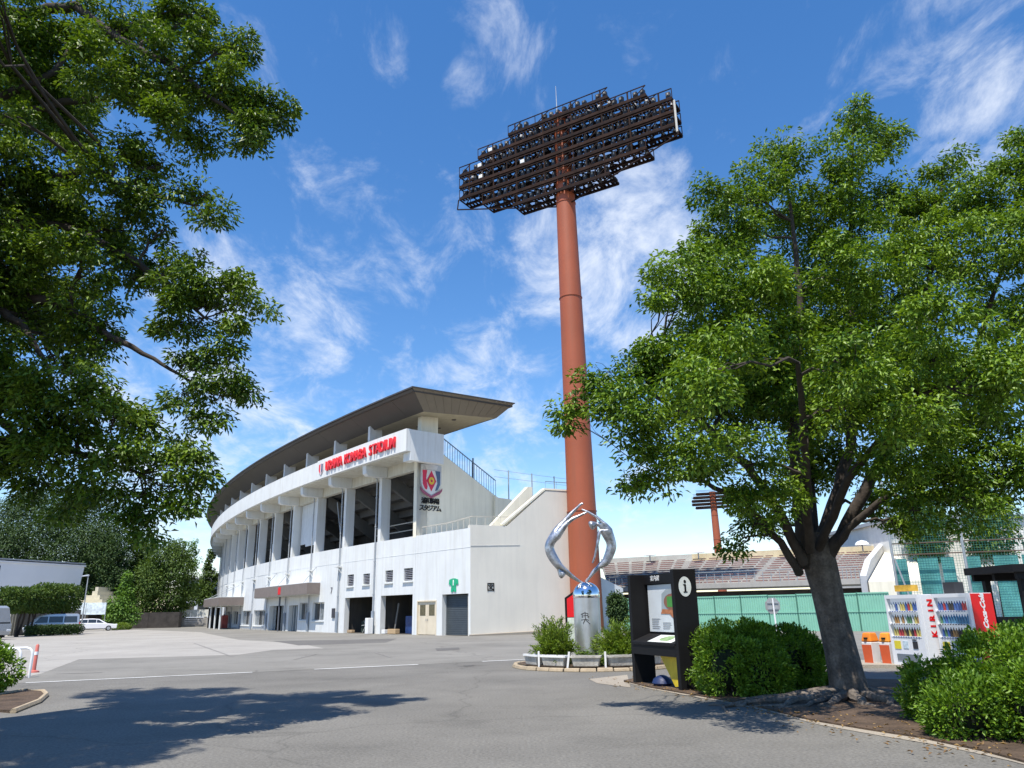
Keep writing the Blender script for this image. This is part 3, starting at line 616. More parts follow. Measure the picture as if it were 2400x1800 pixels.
# ------------------------------------------------------------------ floodlight tower
def floodlight_tower(label, base, ru, hz, dia, tiers, lamps=True, det=True, dz=1.2):
    t = thing('floodlight_tower', label, 'floodlight tower', base)
    B0 = Vector(base); u = Vector(ru).normalized(); v = Vector((-u.y, u.x, 0))
    if v.y < 0: v = -v
    d0, d1 = dia; ztop = hz[1]
    lean = Vector((-.0095, .0004, 1))
    nS = 5
    for k in range(nS):
        z0, z1 = ztop * k / nS, ztop * (k + 1) / nS
        r0 = d0 / 2 + (d1 - d0) / 2 * k / nS; r1 = d0 / 2 + (d1 - d0) / 2 * (k + 1) / nS
        b = MB(); b.tube([B0 + lean * z0, B0 + lean * (z1 - .05), B0 + lean * (z1 - .05), B0 + lean * z1], [r0, r1 + .004, r1 + .05, r1 + .05], 32)
        b.build('pole_section', RUST, t, True)
    def H(a, c, z): return B0 + lean * z + u * a + v * (c * .66)
    for i, hl in enumerate(tiers):
        z = hz[1] - .6 - i * dz
        b = MB(); mm = 0
        for c in (-1.5, 0.1, 1.2):
            b.bar(H(-hl, c, z), H(hl, c, z), .16, .2)
        for c in (-1.5, 1.2): b.bar(H(-hl, c, z + .95), H(hl, c, z + .95), .07)
        n = max(3, int(hl * 2 / 1.25))
        for k in range(n + 1):
            a = -hl + 2 * hl * k / n
            b.bar(H(a, -1.5, z), H(a, 1.2, z), .1)
            if k < n:
                a2 = -hl + 2 * hl * (k + 1) / n
                b.bar(H(a, -1.5 if k % 2 else .1, z), H(a2, .1 if k % 2 else -1.5, z), .07)
                if det and k % 2 == 0: b.bar(H(a, -1.5, z), H(a2, -1.5, z + .95), .055)
            if det and k % 2 == 0:
                for c in (-1.5, 1.2): b.bar(H(a, c, z), H(a, c, z + .95), .06)
        b.build('tier_truss', [RUSTD, RUSTB][i % 2], t)
        if not det:
            b = MB(); b.bar(H(-hl, 0, z + .3), H(hl, 0, z + .3), .5, .38); b.build('lamp_row', RUSTD, t)
        b = MB()   # walkway grating as open slats
        ns = int(hl * 2 / .34)
        for k in range(ns):
            a = -hl + 2 * hl * (k + .5) / ns
            b.bar(H(a, .12, z + .11), H(a, 1.18, z + .11), .2, .03)
        if det: b.build('walkway_grating', RUSTD, t)
        if det:
            b = MB(); b.bar(H(-hl, -1.52, z + .13), H(hl, -1.52, z + .13), .03, .16); b.build('toe_board', RUSTB, t)
            b = MB(); nw = int(hl * 2 / .3)
            for k in range(nw):
                a = -hl + 2 * hl * (k + .5) / nw; b.bar(H(a, -1.42, z + .12), H(a, -.5, z + .12), .22, .03)
            b.build('walkway_grating', RUSTD, t)
    if det:
        zt, zb = hz[1] + .3, hz[1] - .6 - (len(tiers) - 1) * dz
        for a in (-9.2, -6.6, -4.2, -1.4, 1.4, 4.2, 6.6, 9.2):
            il = [i for i, h in enumerate(tiers) if h > abs(a)]
            z1 = hz[1] - .6 - il[0] * dz + .9; z0 = hz[1] - .6 - il[-1] * dz
            for c in (-1.45, 1.15):
                b = MB(); b.bar(H(a, c, z0), H(a, c, z1), .12); b.build('upright', RUSTB, t)
        for sg_ in (-1, 1):   # raking braces and the gondola cable
            b = MB()
            b.bar(H(sg_ * 10.4, -1.5, hz[1] - .6 - 4 * dz), H(sg_ * 10.5, -1.6, hz[1] - 6.4), .1)
            b.bar(H(sg_ * 10.5, -1.6, hz[1] - 6.4), H(sg_ * .5, -.5, hz[1] - 8.9), .09)
            b.build('stay_cable', RUSTD, t)
        b = MB(); b.tube([H(10.45, -1.55, hz[1] - .6 - 4.6 * dz), H(10.45, -1.55, hz[1] - .6 - 2.2 * dz)], .09, 6); b.build('conduit_pipe', mat('pale_conduit', (.55, .52, .46), .6), t)
        b = MB(); b.tube([H(-.4, 0, hz[1]), H(-.4, 0, hz[1] + 3.4)], [.06, .02], 6); b.build('lightning_rod', STEEL, t)
    if lamps:
        lm = MB(); lm.lathe((0, 0, 0), [(.10, 0), (.13, .05), (.13, .35), (.08, .42)], 8); lm.mi = 1
        lm.tube([(0, .1, .42), (0, .25, .34), (0, .55, .20)], [.10, .24, .30], 10); lm.mi = 0
        lm.bar((-.16, 0, .1), (.16, 0, .1), .05); lm.bar((0, 0, -.2), (0, 0, .02), .06)
        first = None
        GREYL = mat('lamp_grey', (.30, .29, .27), .55, var=.3, scale=9); LAMPD = mat('lamp_housing_dark', (.03, .028, .028), .5)
        rot = math.atan2(v.y, v.x) - math.pi / 2
        for i, hl in enumerate(tiers):
            z = hz[1] - .6 - i * dz
            n = int(hl * 2 / .98)
            for k in range(n):
                if random.random() < .10: continue
                a = -hl + .5 + (2 * hl - 1) * k / (n - 1)
                if first is None:
                    first = lm.build('floodlamp', [GREYL, LAMPD], None); o = first
                else:
                    o = first.copy(); COL.objects.link(o)
                o.parent = t; o.matrix_parent_inverse = Matrix.Identity(4)
                q = H(a, .62, z + .38) - B0
                o.location = q; o.rotation_euler = (R(-18), 0, rot + random.uniform(-.2, .2))
        gb = MB(); gb.box((0, 0, 0), (.34, .3, .56)); gb.mi = 1; gb.box((.0, -.16, .1), (.12, .05, .2)); g0 = None
        for i, hl in enumerate(tiers):
            z = hz[1] - .6 - i * dz; n = int(hl * 2 / .62)
            for k in range(n):
                if random.random() < .22: continue
                a = -hl + .4 + (2 * hl - .8) * k / (n - 1)
                if g0 is None: g0 = gb.build('control_gear', [LAMPD, GREYL], None); o = g0
                else: o = g0.copy(); COL.objects.link(o)
                o.parent = t; o.matrix_parent_inverse = Matrix.Identity(4)
                o.location = H(a, -.95, z + .62 + random.uniform(-.08, .05)) - B0; o.rotation_euler = (0, 0, rot + random.uniform(-.3, .3)); o.scale = (1, 1, random.uniform(.7, 1.15))
        WB = mat('white_ballast', (.72, .72, .70), .5)
        for a, i in ((-8.0, 3), (-8.1, 2), (-3.6, 3), (-6.9, 1)):
            b = MB(); q = H(a, -1.25, hz[1] - .6 - i * dz + .5); b.box(q, (.42, .25, .36), Matrix.Rotation(rot, 3, 'Z')); b.build('ballast_box', WB, t, bevel=.03)
    return t
floodlight_tower('near red steel floodlight mast with large tiered rusty lamp frame', (5.15, 57.0, 0), (.855, -.52, 0), (0, 43.2), (2.36, 1.42), (4.9, 8.2, 10.3, 10.3, 10.3, 7.8, 4.6))
fb = site(1678, 1300, 190)
floodlight_tower('distant small red floodlight mast beyond the far stand', (fb.x + .8, 190, 0), (.9, -.3, 0), (0, 29.4), (2.3, 1.5), (4.0, 4.8, 5.2, 5.2, 4.4), lamps=False, det=False, dz=.85)

# ------------------------------------------------------------------ sculpture on its plinth
PC = Vector((2.13, 23.6, 0))
sc_t = thing('ring_sculpture', 'polished metal ring of two arched acrobat figures on cylindrical pillar', 'sculpture', PC)
SILV = mat('cast_aluminium', (.46, .47, .49), .40, metal=.9, var=.5, scale=6, bump=.5, bscale=12)
CHROME = mat('polished_dome', (.80, .81, .82), .09, metal=1.0, var=.05, bump=.04, bscale=5)
BRUSH = mat('brushed_pillar', (.56, .57, .58), .38, metal=.75, var=.10, scale=3, streak=.15, streak_col=(.35, .34, .33))
b = MB(); b.lathe(PC, [(.395, 0), (.395, 1.93)], 40); b.build('pillar', BRUSH, sc_t, True)
b = MB(); b.lathe(PC + Vector((0, 0, 1.935)), [(.40, 0), (.405, .03), (.405, .10)] + [(.40 * math.cos(a * math.pi / 18), .10 + .36 * math.sin(a * math.pi / 18)) for a in range(1, 10)], 40); b.build('dome', CHROME, sc_t, True)
# pictograph of a runner-like character engraved on the pillar
toc = (Vector((0, 0, 0)) - PC); toc.z = 0; toc.normalize(); side = Vector((-toc.y, toc.x, 0))
b = MB(); INK = mat('engraving_dark', (.06, .06, .065), .7)
def on_p(x, z, r_=.398):
    a = x / .395; d = toc * math.cos(a) + side * math.sin(a); return PC + d * r_ + Vector((0, 0, z))
for pts in ([(-.16, .10), (-.05, .14), (.06, .12)], [(-.12, .02), (-.12, .10)], [(-.03, .17), (-.03, -.02)], [(.05, .12), (.05, .0)], [(-.14, .02), (.09, .03)], [(-.16, -.06), (0, -.04), (.07, -.07)], [(-.02, -.02), (-.10, -.16)], [(-.02, -.06), (.10, -.17)], [(-.09, .06), (.04, .07)]):
    for i in range(len(pts) - 1): b.bar(on_p(-.03 + pts[i][0], 1.36 + pts[i][1]), on_p(-.03 + pts[i + 1][0], 1.36 + pts[i + 1][1]), .022, .012, up=toc)
b.build('engraved_character', INK, sc_t)
def skin_figure(name, joints, links, root, parent, m, sub=2):
    me = bpy.data.meshes.new(name); keys = list(joints); ix = {k: i for i, k in enumerate(keys)}
    me.from_pydata([joints[k][0] for k in keys], [(ix[a], ix[c]) for a, c in links], [])
    o = bpy.data.objects.new(name, me); COL.objects.link(o)
    bpy.context.view_layer.objects.active = o
    sk = o.modifiers.new('skin', 'SKIN'); sk.use_smooth_shade = True
    if not me.skin_vertices: 
        bm = bmesh.new(); bm.from_mesh(me); bm.verts.layers.skin.verify(); bm.to_mesh(me); bm.free()
    for k in keys:
        d = me.skin_vertices[0].data[ix[k]]; rr = joints[k][1]
        d.radius = tuple(1.34 * q for q in rr) if isinstance(rr, tuple) else (rr * (1.28 if rr > .09 else 1.0), rr * (1.28 if rr > .09 else 1.0)); d.use_root = (k == root)
    o.modifiers.new('sub', 'SUBSURF').levels = sub; o.modifiers['sub'].render_levels = sub
    bpy.context.view_layer.update()
    dg = bpy.context.evaluated_depsgraph_get(); me2 = bpy.data.meshes.new_from_object(o.evaluated_get(dg))
    bpy.data.objects.remove(o, do_unlink=True)
    me2.materials.clear(); me2.materials.append(m)
    me2.polygons.foreach_set('use_smooth', [True] * len(me2.polygons))
    r_ = bpy.data.objects.new(name, me2); COL.objects.link(r_)
    r_.parent = parent; r_.matrix_parent_inverse = parent.matrix_world.inverted()
    return r_
K = 491.0
def zz(x, y, dy=0.0):   # metres in the plane of the ring (x right, z up), dome top at (660,1270)
    return PC + Vector(((x - 672) / K, dy, 2.37 + (1272 - y) / K))
J = {  # right-hand figure: standing on the dome, arched back, face to the ring's middle
 'foot': (zz(668, 1262, .02), .045), 'ankle': (zz(722, 1205), .042), 'calf': (zz(800, 1110), .07), 'knee': (zz(878, 1045), .072), 'thigh': (zz(985, 985), .105), 'hip': (zz(1045, 900), (.15, .14)),
 'belly': (zz(1085, 780), (.125, .13)), 'waist': (zz(1085, 690), (.115, .12)), 'chest': (zz(1050, 560), (.15, .145)), 'upper': (zz(1000, 470), (.15, .12)), 'neck': (zz(900, 415), .055), 'head0': (zz(855, 415), .075), 'head': (zz(800, 428), .135), 'crown': (zz(760, 448), .10),
 'shR': (zz(960, 400, -.10), .062), 'elR': (zz(880, 315, -.08), .044), 'wrR': (zz(740, 225, -.05), .032), 'haR': (zz(650, 190, -.02), .028),
 'shL': (zz(905, 520, -.16), .06), 'elL': (zz(862, 720, -.20), .044), 'wrL': (zz(815, 900, -.18), .032), 'haL': (zz(775, 1000, -.16), .028),
 'kn2': (zz(905, 1015, .22), .07), 'th2': (zz(1000, 960, .14), .1), 'an2': (zz(770, 1150, .18), .042), 'ft2': (zz(700, 1245, .10), .04)}
Lk = [('foot', 'ankle'), ('ankle', 'calf'), ('calf', 'knee'), ('knee', 'thigh'), ('thigh', 'hip'), ('hip', 'belly'), ('belly', 'waist'), ('waist', 'chest'), ('chest', 'upper'), ('upper', 'neck'), ('neck', 'head0'), ('head0', 'head'), ('head', 'crown'), ('upper', 'shR'), ('shR', 'elR'), ('elR', 'wrR'), ('wrR', 'haR'), ('chest', 'shL'), ('shL', 'elL'), ('elL', 'wrL'), ('wrL', 'haL'), ('hip', 'th2'), ('th2', 'kn2'), ('kn2', 'an2'), ('an2', 'ft2')]
skin_figure('standing_figure', J, Lk, 'hip', sc_t, SILV)
J = {  # left-hand figure: handstand on the dome, legs swept over the top
 'haA': (zz(612, 1268, -.04), .034), 'wrA': (zz(545, 1225, -.05), .036), 'elA': (zz(450, 1150, -.09), .046), 'shA': (zz(335, 1050, -.12), .065),
 'haB': (zz(640, 1275, .10), .034), 'wrB': (zz(560, 1240, .14), .036), 'elB': (zz(455, 1170, .17), .046), 'shB': (zz(320, 1060, .13), .065),
 'head': (zz(330, 1150), .125), 'face': (zz(360, 1175, -.01), .10), 'neck': (zz(275, 1060), .06), 'upper': (zz(225, 980), (.14, .115)), 'chest': (zz(180, 880), (.145, .13)), 'waist': (zz(140, 770), (.115, .115)), 'belly': (zz(150, 690), (.125, .12)), 'hip': (zz(190, 610), (.155, .14)),
 'thA': (zz(265, 500, .08), .11), 'knA': (zz(400, 350, .10), .075), 'caA': (zz(490, 250, .10), .066), 'anA': (zz(600, 150, .08), .04), 'ftA': (zz(650, 105, .06), .042), 'toA': (zz(690, 95, .05), .028),
 'thB': (zz(280, 560, -.10), .105), 'knB': (zz(420, 400, -.13), .072), 'caB': (zz(510, 335, -.13), .062), 'anB': (zz(650, 275, -.11), .038), 'ftB': (zz(705, 250, -.10), .036), 'toB': (zz(735, 235, -.09), .026)}
Lk = [('haA', 'wrA'), ('wrA', 'elA'), ('elA', 'shA'), ('shA', 'upper'), ('haB', 'wrB'), ('wrB', 'elB'), ('elB', 'shB'), ('shB', 'upper'), ('face', 'head'), ('head', 'neck'), ('neck', 'upper'), ('upper', 'chest'), ('chest', 'waist'), ('waist', 'belly'), ('belly', 'hip'), ('hip', 'thA'), ('thA', 'knA'), ('knA', 'caA'), ('caA', 'anA'), ('anA', 'ftA'), ('ftA', 'toA'), ('hip', 'thB'), ('thB', 'knB'), ('knB', 'caB'), ('caB', 'anB'), ('anB', 'ftB'), ('ftB', 'toB')]
skin_figure('handstand_figure', J, Lk, 'hip', sc_t, SILV)

# ------------------------------------------------------------------ round bed under the sculpture
BC = Vector((2.35, 23.75, 0)); BR = 2.35
def ringpt(a, r_=BR, z=0.0): return Vector((BC.x + r_ * math.cos(a), BC.y + r_ * .95 * math.sin(a), z))
b = MB(); b.add([ringpt(2 * math.pi * k / 40, BR - .1, .11) for k in range(40)], [tuple(range(40))]); struct(b.build('planting_bed', SOIL))
KERBM = mat('tan_kerb', (.36, .29, .20))
kt = thing('round_kerb', 'ring of rough tan kerb stones round the sculpture bed', 'kerb', BC)
for k in range(34):
    a0, a1 = 2 * math.pi * k / 34 + .006, 2 * math.pi * (k + 1) / 34 - .006; h = .10 + random.uniform(-.012, .015); j = random.uniform(-.02, .02)
    b = MB(); b.hexa([ringpt(a0, BR - .02 + j, 0), ringpt(a0, BR + .14 + j, 0), ringpt(a1, BR + .14 + j, 0), ringpt(a1, BR - .02 + j, 0), ringpt(a0, BR + j, h), ringpt(a0, BR + .11 + j, h), ringpt(a1, BR + .11 + j, h), ringpt(a1, BR + j, h)])
    b.build('kerb_stone', KERBM, kt, bevel=.02)
TROUGH = mat('weathered_white_trough', (.50, .48, .43), .85, var=.35, scale=5, streak=.4, streak_col=(.16, .12, .08), bump=.5, bscale=18)
names = ['weathered white planter trough at the left end of the sculpture bed', 'white planter trough second from the left round the sculpture bed', 'white planter trough in front of the pillar of the sculpture', 'white planter trough second from the black information stand', 'white planter trough half hidden behind the black information stand']
angs = [R(205), R(231), R(257), R(284), R(311)]
for a, lab in zip(angs, names):
    q = ringpt(a, BR - .30, .11); tr = thing('planter_trough', lab, 'planter', q, a + math.pi / 2, 'white troughs round the sculpture bed')
    b = MB(); hw, d, h = .40, .13, .26
    o = [(-hw * .86, -d * .7, 0), (hw * .86, -d * .7, 0), (hw * .86, d * .7, 0), (-hw * .86, d * .7, 0), (-hw, -d, h), (hw, -d, h), (hw, d, h), (-hw, d, h)]
    b.hexa([Vector(p) for p in o]); local(b.build('trough_body', TROUGH), tr); tr.children[0].modifiers.new('bevel', 'BEVEL').width = .02
    b = MB()
    for p, q2 in ((4, 5), (5, 6), (6, 7), (7, 4)): b.bar(Vector(o[p]), Vector(o[q2]), .05, .05)
    local(b.build('trough_rim', WHITEP if a < R(240) else TROUGH), tr)
    b = MB(); b.quad(*[Vector((x * .93, y * .8, h - .0)) for x, y, z in o[4:]]); local(b.build('trough_soil', SOIL), tr)
for i, (a, lab) in enumerate(zip([R(219), R(244), R(271), R(298)], ['short white stake right of the leftmost trough', 'tilted white stake between the second and third troughs', 'short white stake before the right hand shrub', 'short white stake nearest the black information stand'])):
    q = ringpt(a, BR - .12, .08); b = MB(); b.bar(q, q + Vector((.06 if i == 1 else 0, 0, .42)), .05); tag(b.build('stake', WHITEP), lab, 'stake', 'stakes round the sculpture bed')

# red and black pointed board behind the sculpture
bp = site(1336, 1450, 27.5); hb = thing('pointed_board', 'red and green board with black pointed frame behind the sculpture pillar', 'sign', (bp.x + .35, 27.5, 0))
ox = bp.x
b = MB(); b.prism([Vector((ox - .16 + x, 27.5, z)) for x, z in ((0, .2), (.85, .2), (.85, 2.0), (.42, 2.28), (0, 2.0))], (0, .06, 0)); b.build('frame', BLACK, hb)
b = MB(); b.prism([Vector((ox - .16 + x, 27.47, z)) for x, z in ((.07, 1.35), (.78, 1.35), (.78, 1.96), (.42, 2.18), (.07, 1.96))], (0, .029, 0)); b.build('red_panel', RED, hb)
b = MB(); b.prism([Vector((ox - .16 + x, 27.47, z)) for x, z in ((.07, .3), (.78, .3), (.78, 1.33), (.07, 1.33))], (0, .029, 0)); b.build('picture_panel', mat('pale_pink_green', (.55, .60, .50), .5, var=.4, scale=3), hb)
b = MB()
for x in (.1, .75): b.bar((ox - .16 + x, 27.53, 0), (ox - .16 + x, 27.53, .25), .05)
b.build('leg', BLACK, hb)

# ------------------------------------------------------------------ information kiosk
KL, KR = Vector((2.60, 18.0, 0)), Vector((3.30, 16.12, 0))
kw = (KR - KL).normalized(); kd = Vector((-kw.y, kw.x, 0)); KW = (KR - KL).length; KH = 2.36
if kd.x < 0: kd = -kd
kk = thing('information_stand', 'black information stand with stadium map and white letter i on its end panel', 'information stand', (KL + KR) / 2 + kd * .2)
def KP(a, d, z): return KL + kw * a + kd * d + Vector((0, 0, z))
def kbox(a0, a1, d0, d1, z0, z1, name, m, bev=.0, par=kk):
    b = MB(); b.hexa([KP(a0, d0, z0), KP(a1, d0, z0), KP(a1, d1, z0), KP(a0, d1, z0), KP(a0, d0, z1), KP(a1, d0, z1), KP(a1, d1, z1), KP(a0, d1, z1)]); return b.build(name, m, par, bevel=bev)
kbox(0, .12, -.02, .50, 0, KH - .02, 'side_panel', BLACK, .008)
rp_ = kbox(KW - .12, KW, -.04, .50, 0, KH + .012, 'side_panel', BLACK, .008); rp_['label'] = 'black end panel with round white letter i'
kbox(.12, KW - .12, .40, .48, 1.05, KH - .02, 'back_board', BLACK)
kbox(.12, KW - .12, .34, .399, 2.12, KH - .025, 'header_board', BLACK)
MAPW = mat('map_paper', (.62, .66, .68), .35, var=.06)
pm_ = kbox(.2, KW - .16, .380, .397, 1.10, 2.10, 'map_panel', MAPW)
def kflat(name, pts, d, m, par=pm_):
    b = MB(); b.add([KP(a, d, z) for a, z in pts], [tuple(range(len(pts)))]); return b.build(name, m, par)
MG = mat('map_grass', (.10, .22, .06), .5, var=.35, scale=8); MO = mat('map_orange', (.42, .16, .07), .5, var=.3, scale=9); MB_ = mat('map_track', (.25, .11, .07), .5); MGY = mat('map_grey', (.33, .38, .40), .5)
kflat('map_land', [(.75, 1.52), (1.72, 1.5), (1.72, 1.85), (1.45, 1.92), (1.3, 2.0), (1.0, 2.0), (.8, 1.9)], .3765, MGY)
kflat('map_lawn', [(1.3, 1.5), (1.74, 1.48), (1.74, 1.86), (1.5, 1.84), (1.4, 1.7)], .3745, MG)
kflat('map_block', [(.72, 1.48), (1.74, 1.46), (1.74, 1.54), (1.4, 1.56), (.8, 1.58)], .3725, MO)
kflat('map_block', [(1.05, 1.5), (1.72, 1.48), (1.45, 1.36), (1.3, 1.34)], .3705, MO)
kflat('map_track', [(.9 + .32 + .34 * math.cos(a * math.pi / 8), 1.73 + .17 * math.sin(a * math.pi / 8)) for a in range(16)], .3705, MB_)
kflat('map_pitch', [(1.02, 1.62), (1.42, 1.62), (1.42, 1.84), (1.02, 1.84)], .3685, mat('map_pitch_green', (.07, .28, .05), .5))
TXT = mat('map_text_grey', (.22, .23, .25), .6)
for r_ in range(6):
    for q in range(3):
        a = .32 + q * .46; b = MB(); z = 1.36 - r_ * .04
        if q > 0 and r_ < 2: continue
        kflat('text_line', [(a, z), (a + random.uniform(.22, .4), z), (a + .3, z + .016), (a, z + .016)], .3765, TXT)
text_obj('案内図', .13, WHITEP, 'header_text', kk, KP(.62, .335, 2.235), kw, (0, 0, 1), .004)
# sloping desk with its printed plan
b = MB(); b.hexa([KP(.12, -.06, .84), KP(KW - .12, -.06, .84), KP(KW - .12, .40, 1.00), KP(.12, .40, 1.00), KP(.12, -.06, .90), KP(KW - .12, -.06, .90), KP(KW - .12, .40, 1.06), KP(.12, .40, 1.06)]); dk = b.build('desk', BLACK, kk, bevel=.006)
kbox(.12, KW - .12, -.04, .04, .64, .84, 'desk_apron', BLACK)
def dp(a, d, o=.004): return KP(a, d, .90 + (d + .06) * .348 + o)
b = MB(); b.add([dp(.75, -.03), dp(1.72, -.03), dp(1.72, .33), dp(.75, .33)], [(0, 1, 2, 3)]); b.build('printed_plan', mat('plan_paper', (.66, .70, .68), .35, var=.04), dk)
b = MB(); b.add([dp(1.1 + x, .15 + y, .007) for x, y in ((0, -.1), (.35, -.12), (.42, .0), (.3, .14), (.05, .12), (-.08, 0))], [tuple(range(6))]); b.build('plan_drawing', mat('plan_green', (.20, .30, .14), .5, var=.5, scale=12), dk)
# the i disc on the near end panel
ic = KP(KW + .004, .22, 2.02)
b = MB(); b.add([ic + kd * (.15 * math.cos(a * math.pi / 20)) + Vector((0, 0, .2 * math.sin(a * math.pi / 20))) for a in range(40)], [tuple(range(40))]); b.build('info_disc', mat('disc_white', (.66, .70, .69), .4), kk)
b = MB(); o2 = kw * .004
for pts in ([(-.045, -.12), (.05, -.12), (.05, -.10), (-.045, -.10)], [(-.02, -.12), (.025, -.12), (.025, .045), (-.02, .045)], [(-.045, .03), (.0, .03), (.0, .05), (-.045, .05)]):
    b.add([ic + o2 * (1 + .3 * len(b.f)) + kd * x + Vector((0, 0, z)) for x, z in pts], [(0, 1, 2, 3)])
b.add([ic + o2 + kd * (.003 + .03 * math.cos(a)) + Vector((0, 0, .10 + .034 * math.sin(a))) for a in [k * math.pi / 8 for k in range(16)]], [tuple(range(16))])
b.build('letter_i', BLACK, kk)
# things stored below the desk
YEL = mat('yellow_board', (.62, .46, .02), .5, var=.18, scale=6, streak=.35, streak_col=(.05, .05, .04))
b = MB(); b.prism([KP(1.0, .12, .62), KP(1.78, .12, .66), KP(1.78, .10, .08), KP(1.55, .10, .05)], kd * .03); tag(b.build('yellow_board', YEL), 'yellow board with dark stripes leaning under the black information stand', 'board')
b = MB(); b.lathe(KP(.95, .16, .03), [(.17, 0), (.22, .05), (.19, .13), (.10, .19), (.04, .21)], 16); tag(b.build('blue_sack', mat('blue_plastic', (.012, .025, .085), .5, bump=.8, bscale=7), smooth=True), 'blue plastic sack on the ground under the information stand', 'sack')
# ------------------------------------------------------------------ foliage
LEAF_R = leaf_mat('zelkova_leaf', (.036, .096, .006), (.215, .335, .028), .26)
LEAF_L = leaf_mat('zelkova_leaf_shade', (.032, .078, .008), (.160, .250, .020), .26)  # underside shade of the left tree put into darker leaf colours
LEAF_B = leaf_mat('box_shrub_leaf', (.060, .135, .010), (.205, .345, .030), .28)
LEAF_D = leaf_mat('evergreen_leaf', (.022, .052, .014), (.060, .108, .026), .2, .65)
LEAF_M = leaf_mat('mid_green_leaf', (.038, .082, .014), (.105, .168, .028), .25, .65)
LEAF_Y = leaf_mat('light_green_leaf', (.065, .150, .020), (.150, .270, .045), .3, .6)
LEAF_G = leaf_mat('grassy_shrub_leaf', (.070, .140, .012), (.210, .300, .040), .3)
BARK = mat('zelkova_bark', (.150, .126, .104), .95, var=.45, scale=5, bump=1.0, bscale=16, fine=.35, fscale=22, streak=.75, streak_col=(.035, .028, .022))
BARKD = mat('dark_shaded_bark', (.050, .040, .032), .95, var=.35, scale=6, bump=.8, bscale=14)  # crown shade on limbs put into this darker bark; also small trunks, stems
def leaf_mesh(name, pos, dirs, nrm, ln, wd, m, parent=None, fold=.22):
    n = len(pos); d = dirs / np.linalg.norm(dirs, axis=1, keepdims=True)
    s = np.cross(d, nrm); s /= np.maximum(np.linalg.norm(s, axis=1, keepdims=True), 1e-6); u = np.cross(s, d)
    ln = np.asarray(ln).reshape(-1, 1); wd = np.asarray(wd).reshape(-1, 1)
    v = np.empty((n, 4, 3), np.float32)
    v[:, 0] = pos; v[:, 2] = pos + d * ln - u * ln * .18
    mid = pos + d * ln * .45
    v[:, 1] = mid + s * wd / 2 + u * wd * fold; v[:, 3] = mid - s * wd / 2 + u * wd * fold
    me = bpy.data.meshes.new(name); me.vertices.add(n * 4); me.vertices.foreach_set('co', v.reshape(-1))
    f = np.empty((n, 2, 3), np.int32); b = np.arange(n)[:, None] * 4
    f[:, 0] = b + np.array([0, 1, 2]); f[:, 1] = b + np.array([0, 2, 3])
    me.loops.add(n * 6); me.loops.foreach_set('vertex_index', f.reshape(-1)); me.polygons.add(n * 2)
    me.polygons.foreach_set('loop_start', np.arange(n * 2, dtype=np.int32) * 3); me.polygons.foreach_set('loop_total', np.full(n * 2, 3, np.int32))
    me.update(); me.validate(); me.materials.append(m)
    o = bpy.data.objects.new(name, me); COL.objects.link(o)
    if parent is not None: o.parent = parent; o.matrix_parent_inverse = parent.matrix_world.inverted()
    o['kind'] = 'stuff'
    return o
def unit(n):
    v = rng.normal(size=(n, 3)); return v / np.linalg.norm(v, axis=1, keepdims=True)
def spray_points(lobes, dens, ctr, per=14, tl=.55, leaf=(.12, .047), droop=.35):
    """dense leaf pads scattered through ellipsoid lobes [(centre, radius)]; returns leaf arrays"""
    PO, DI, NO = [], [], []
    for c, r_ in lobes:
        r3 = np.array([r_, r_, r_ * .9]); n = max(3, int(dens * r_ ** 1.9 * rng.uniform(.6, 1.15)))
        dv = unit(n); p0 = np.array(c) + dv * (rng.random(n) ** .45)[:, None] * r3 * .92
        for i in range(n):
            k = int(per * rng.uniform(.55, 1.35)); q = tl * rng.uniform(.6, 1.25)
            d = unit(k); d[:, 2] = np.where(d[:, 2] < 0, d[:, 2] * .6, d[:, 2])
            tilt = dv[i] * .55; tilt[2] = 0
            rad = rng.random(k) ** .30
            p = p0[i] + d * rad[:, None] * np.array([q, q, q * .85]) + rng.normal(size=(k, 3)) * .03
            p[:, 2] -= q * .22 * (d[:, 0] ** 2 + d[:, 1] ** 2) * rad
            dd = d * np.array([1, 1, .35]) + tilt * .4 + rng.normal(size=(k, 3)) * .45; dd[:, 2] -= droop * 1.1
            PO.append(p); DI.append(dd); NO.append(np.array([0, 0, .75]) + d * 1.0 + rng.normal(size=(k, 3)) * .42)
    return np.concatenate(PO), np.concatenate(DI), np.concatenate(NO)
def crown(name, lobes, dens, ctr, m, parent, per=14, tl=.55, leaf=(.12, .047), droop=.35):
    p, d, n = spray_points(lobes, dens, ctr, per, tl, leaf, droop)
    k = len(p); ln = leaf[0] * rng.uniform(.5, 1.35, k); wd = leaf[1] * rng.uniform(.65, 1.25, k)
    return leaf_mesh(name, p, d, n, ln, wd, m, parent)
def wob(a, b, n, amp):
    a = Vector(a); b = Vector(b); L_ = (b - a).length; pts = []
    for i in range(n + 1):
        t = i / n; q = a.lerp(b, t); e = math.sin(math.pi * t) * amp * L_
        q += Vector((random.uniform(-e, e), random.uniform(-e, e), random.uniform(-e, e) + e * .6)); pts.append(q)
    return pts
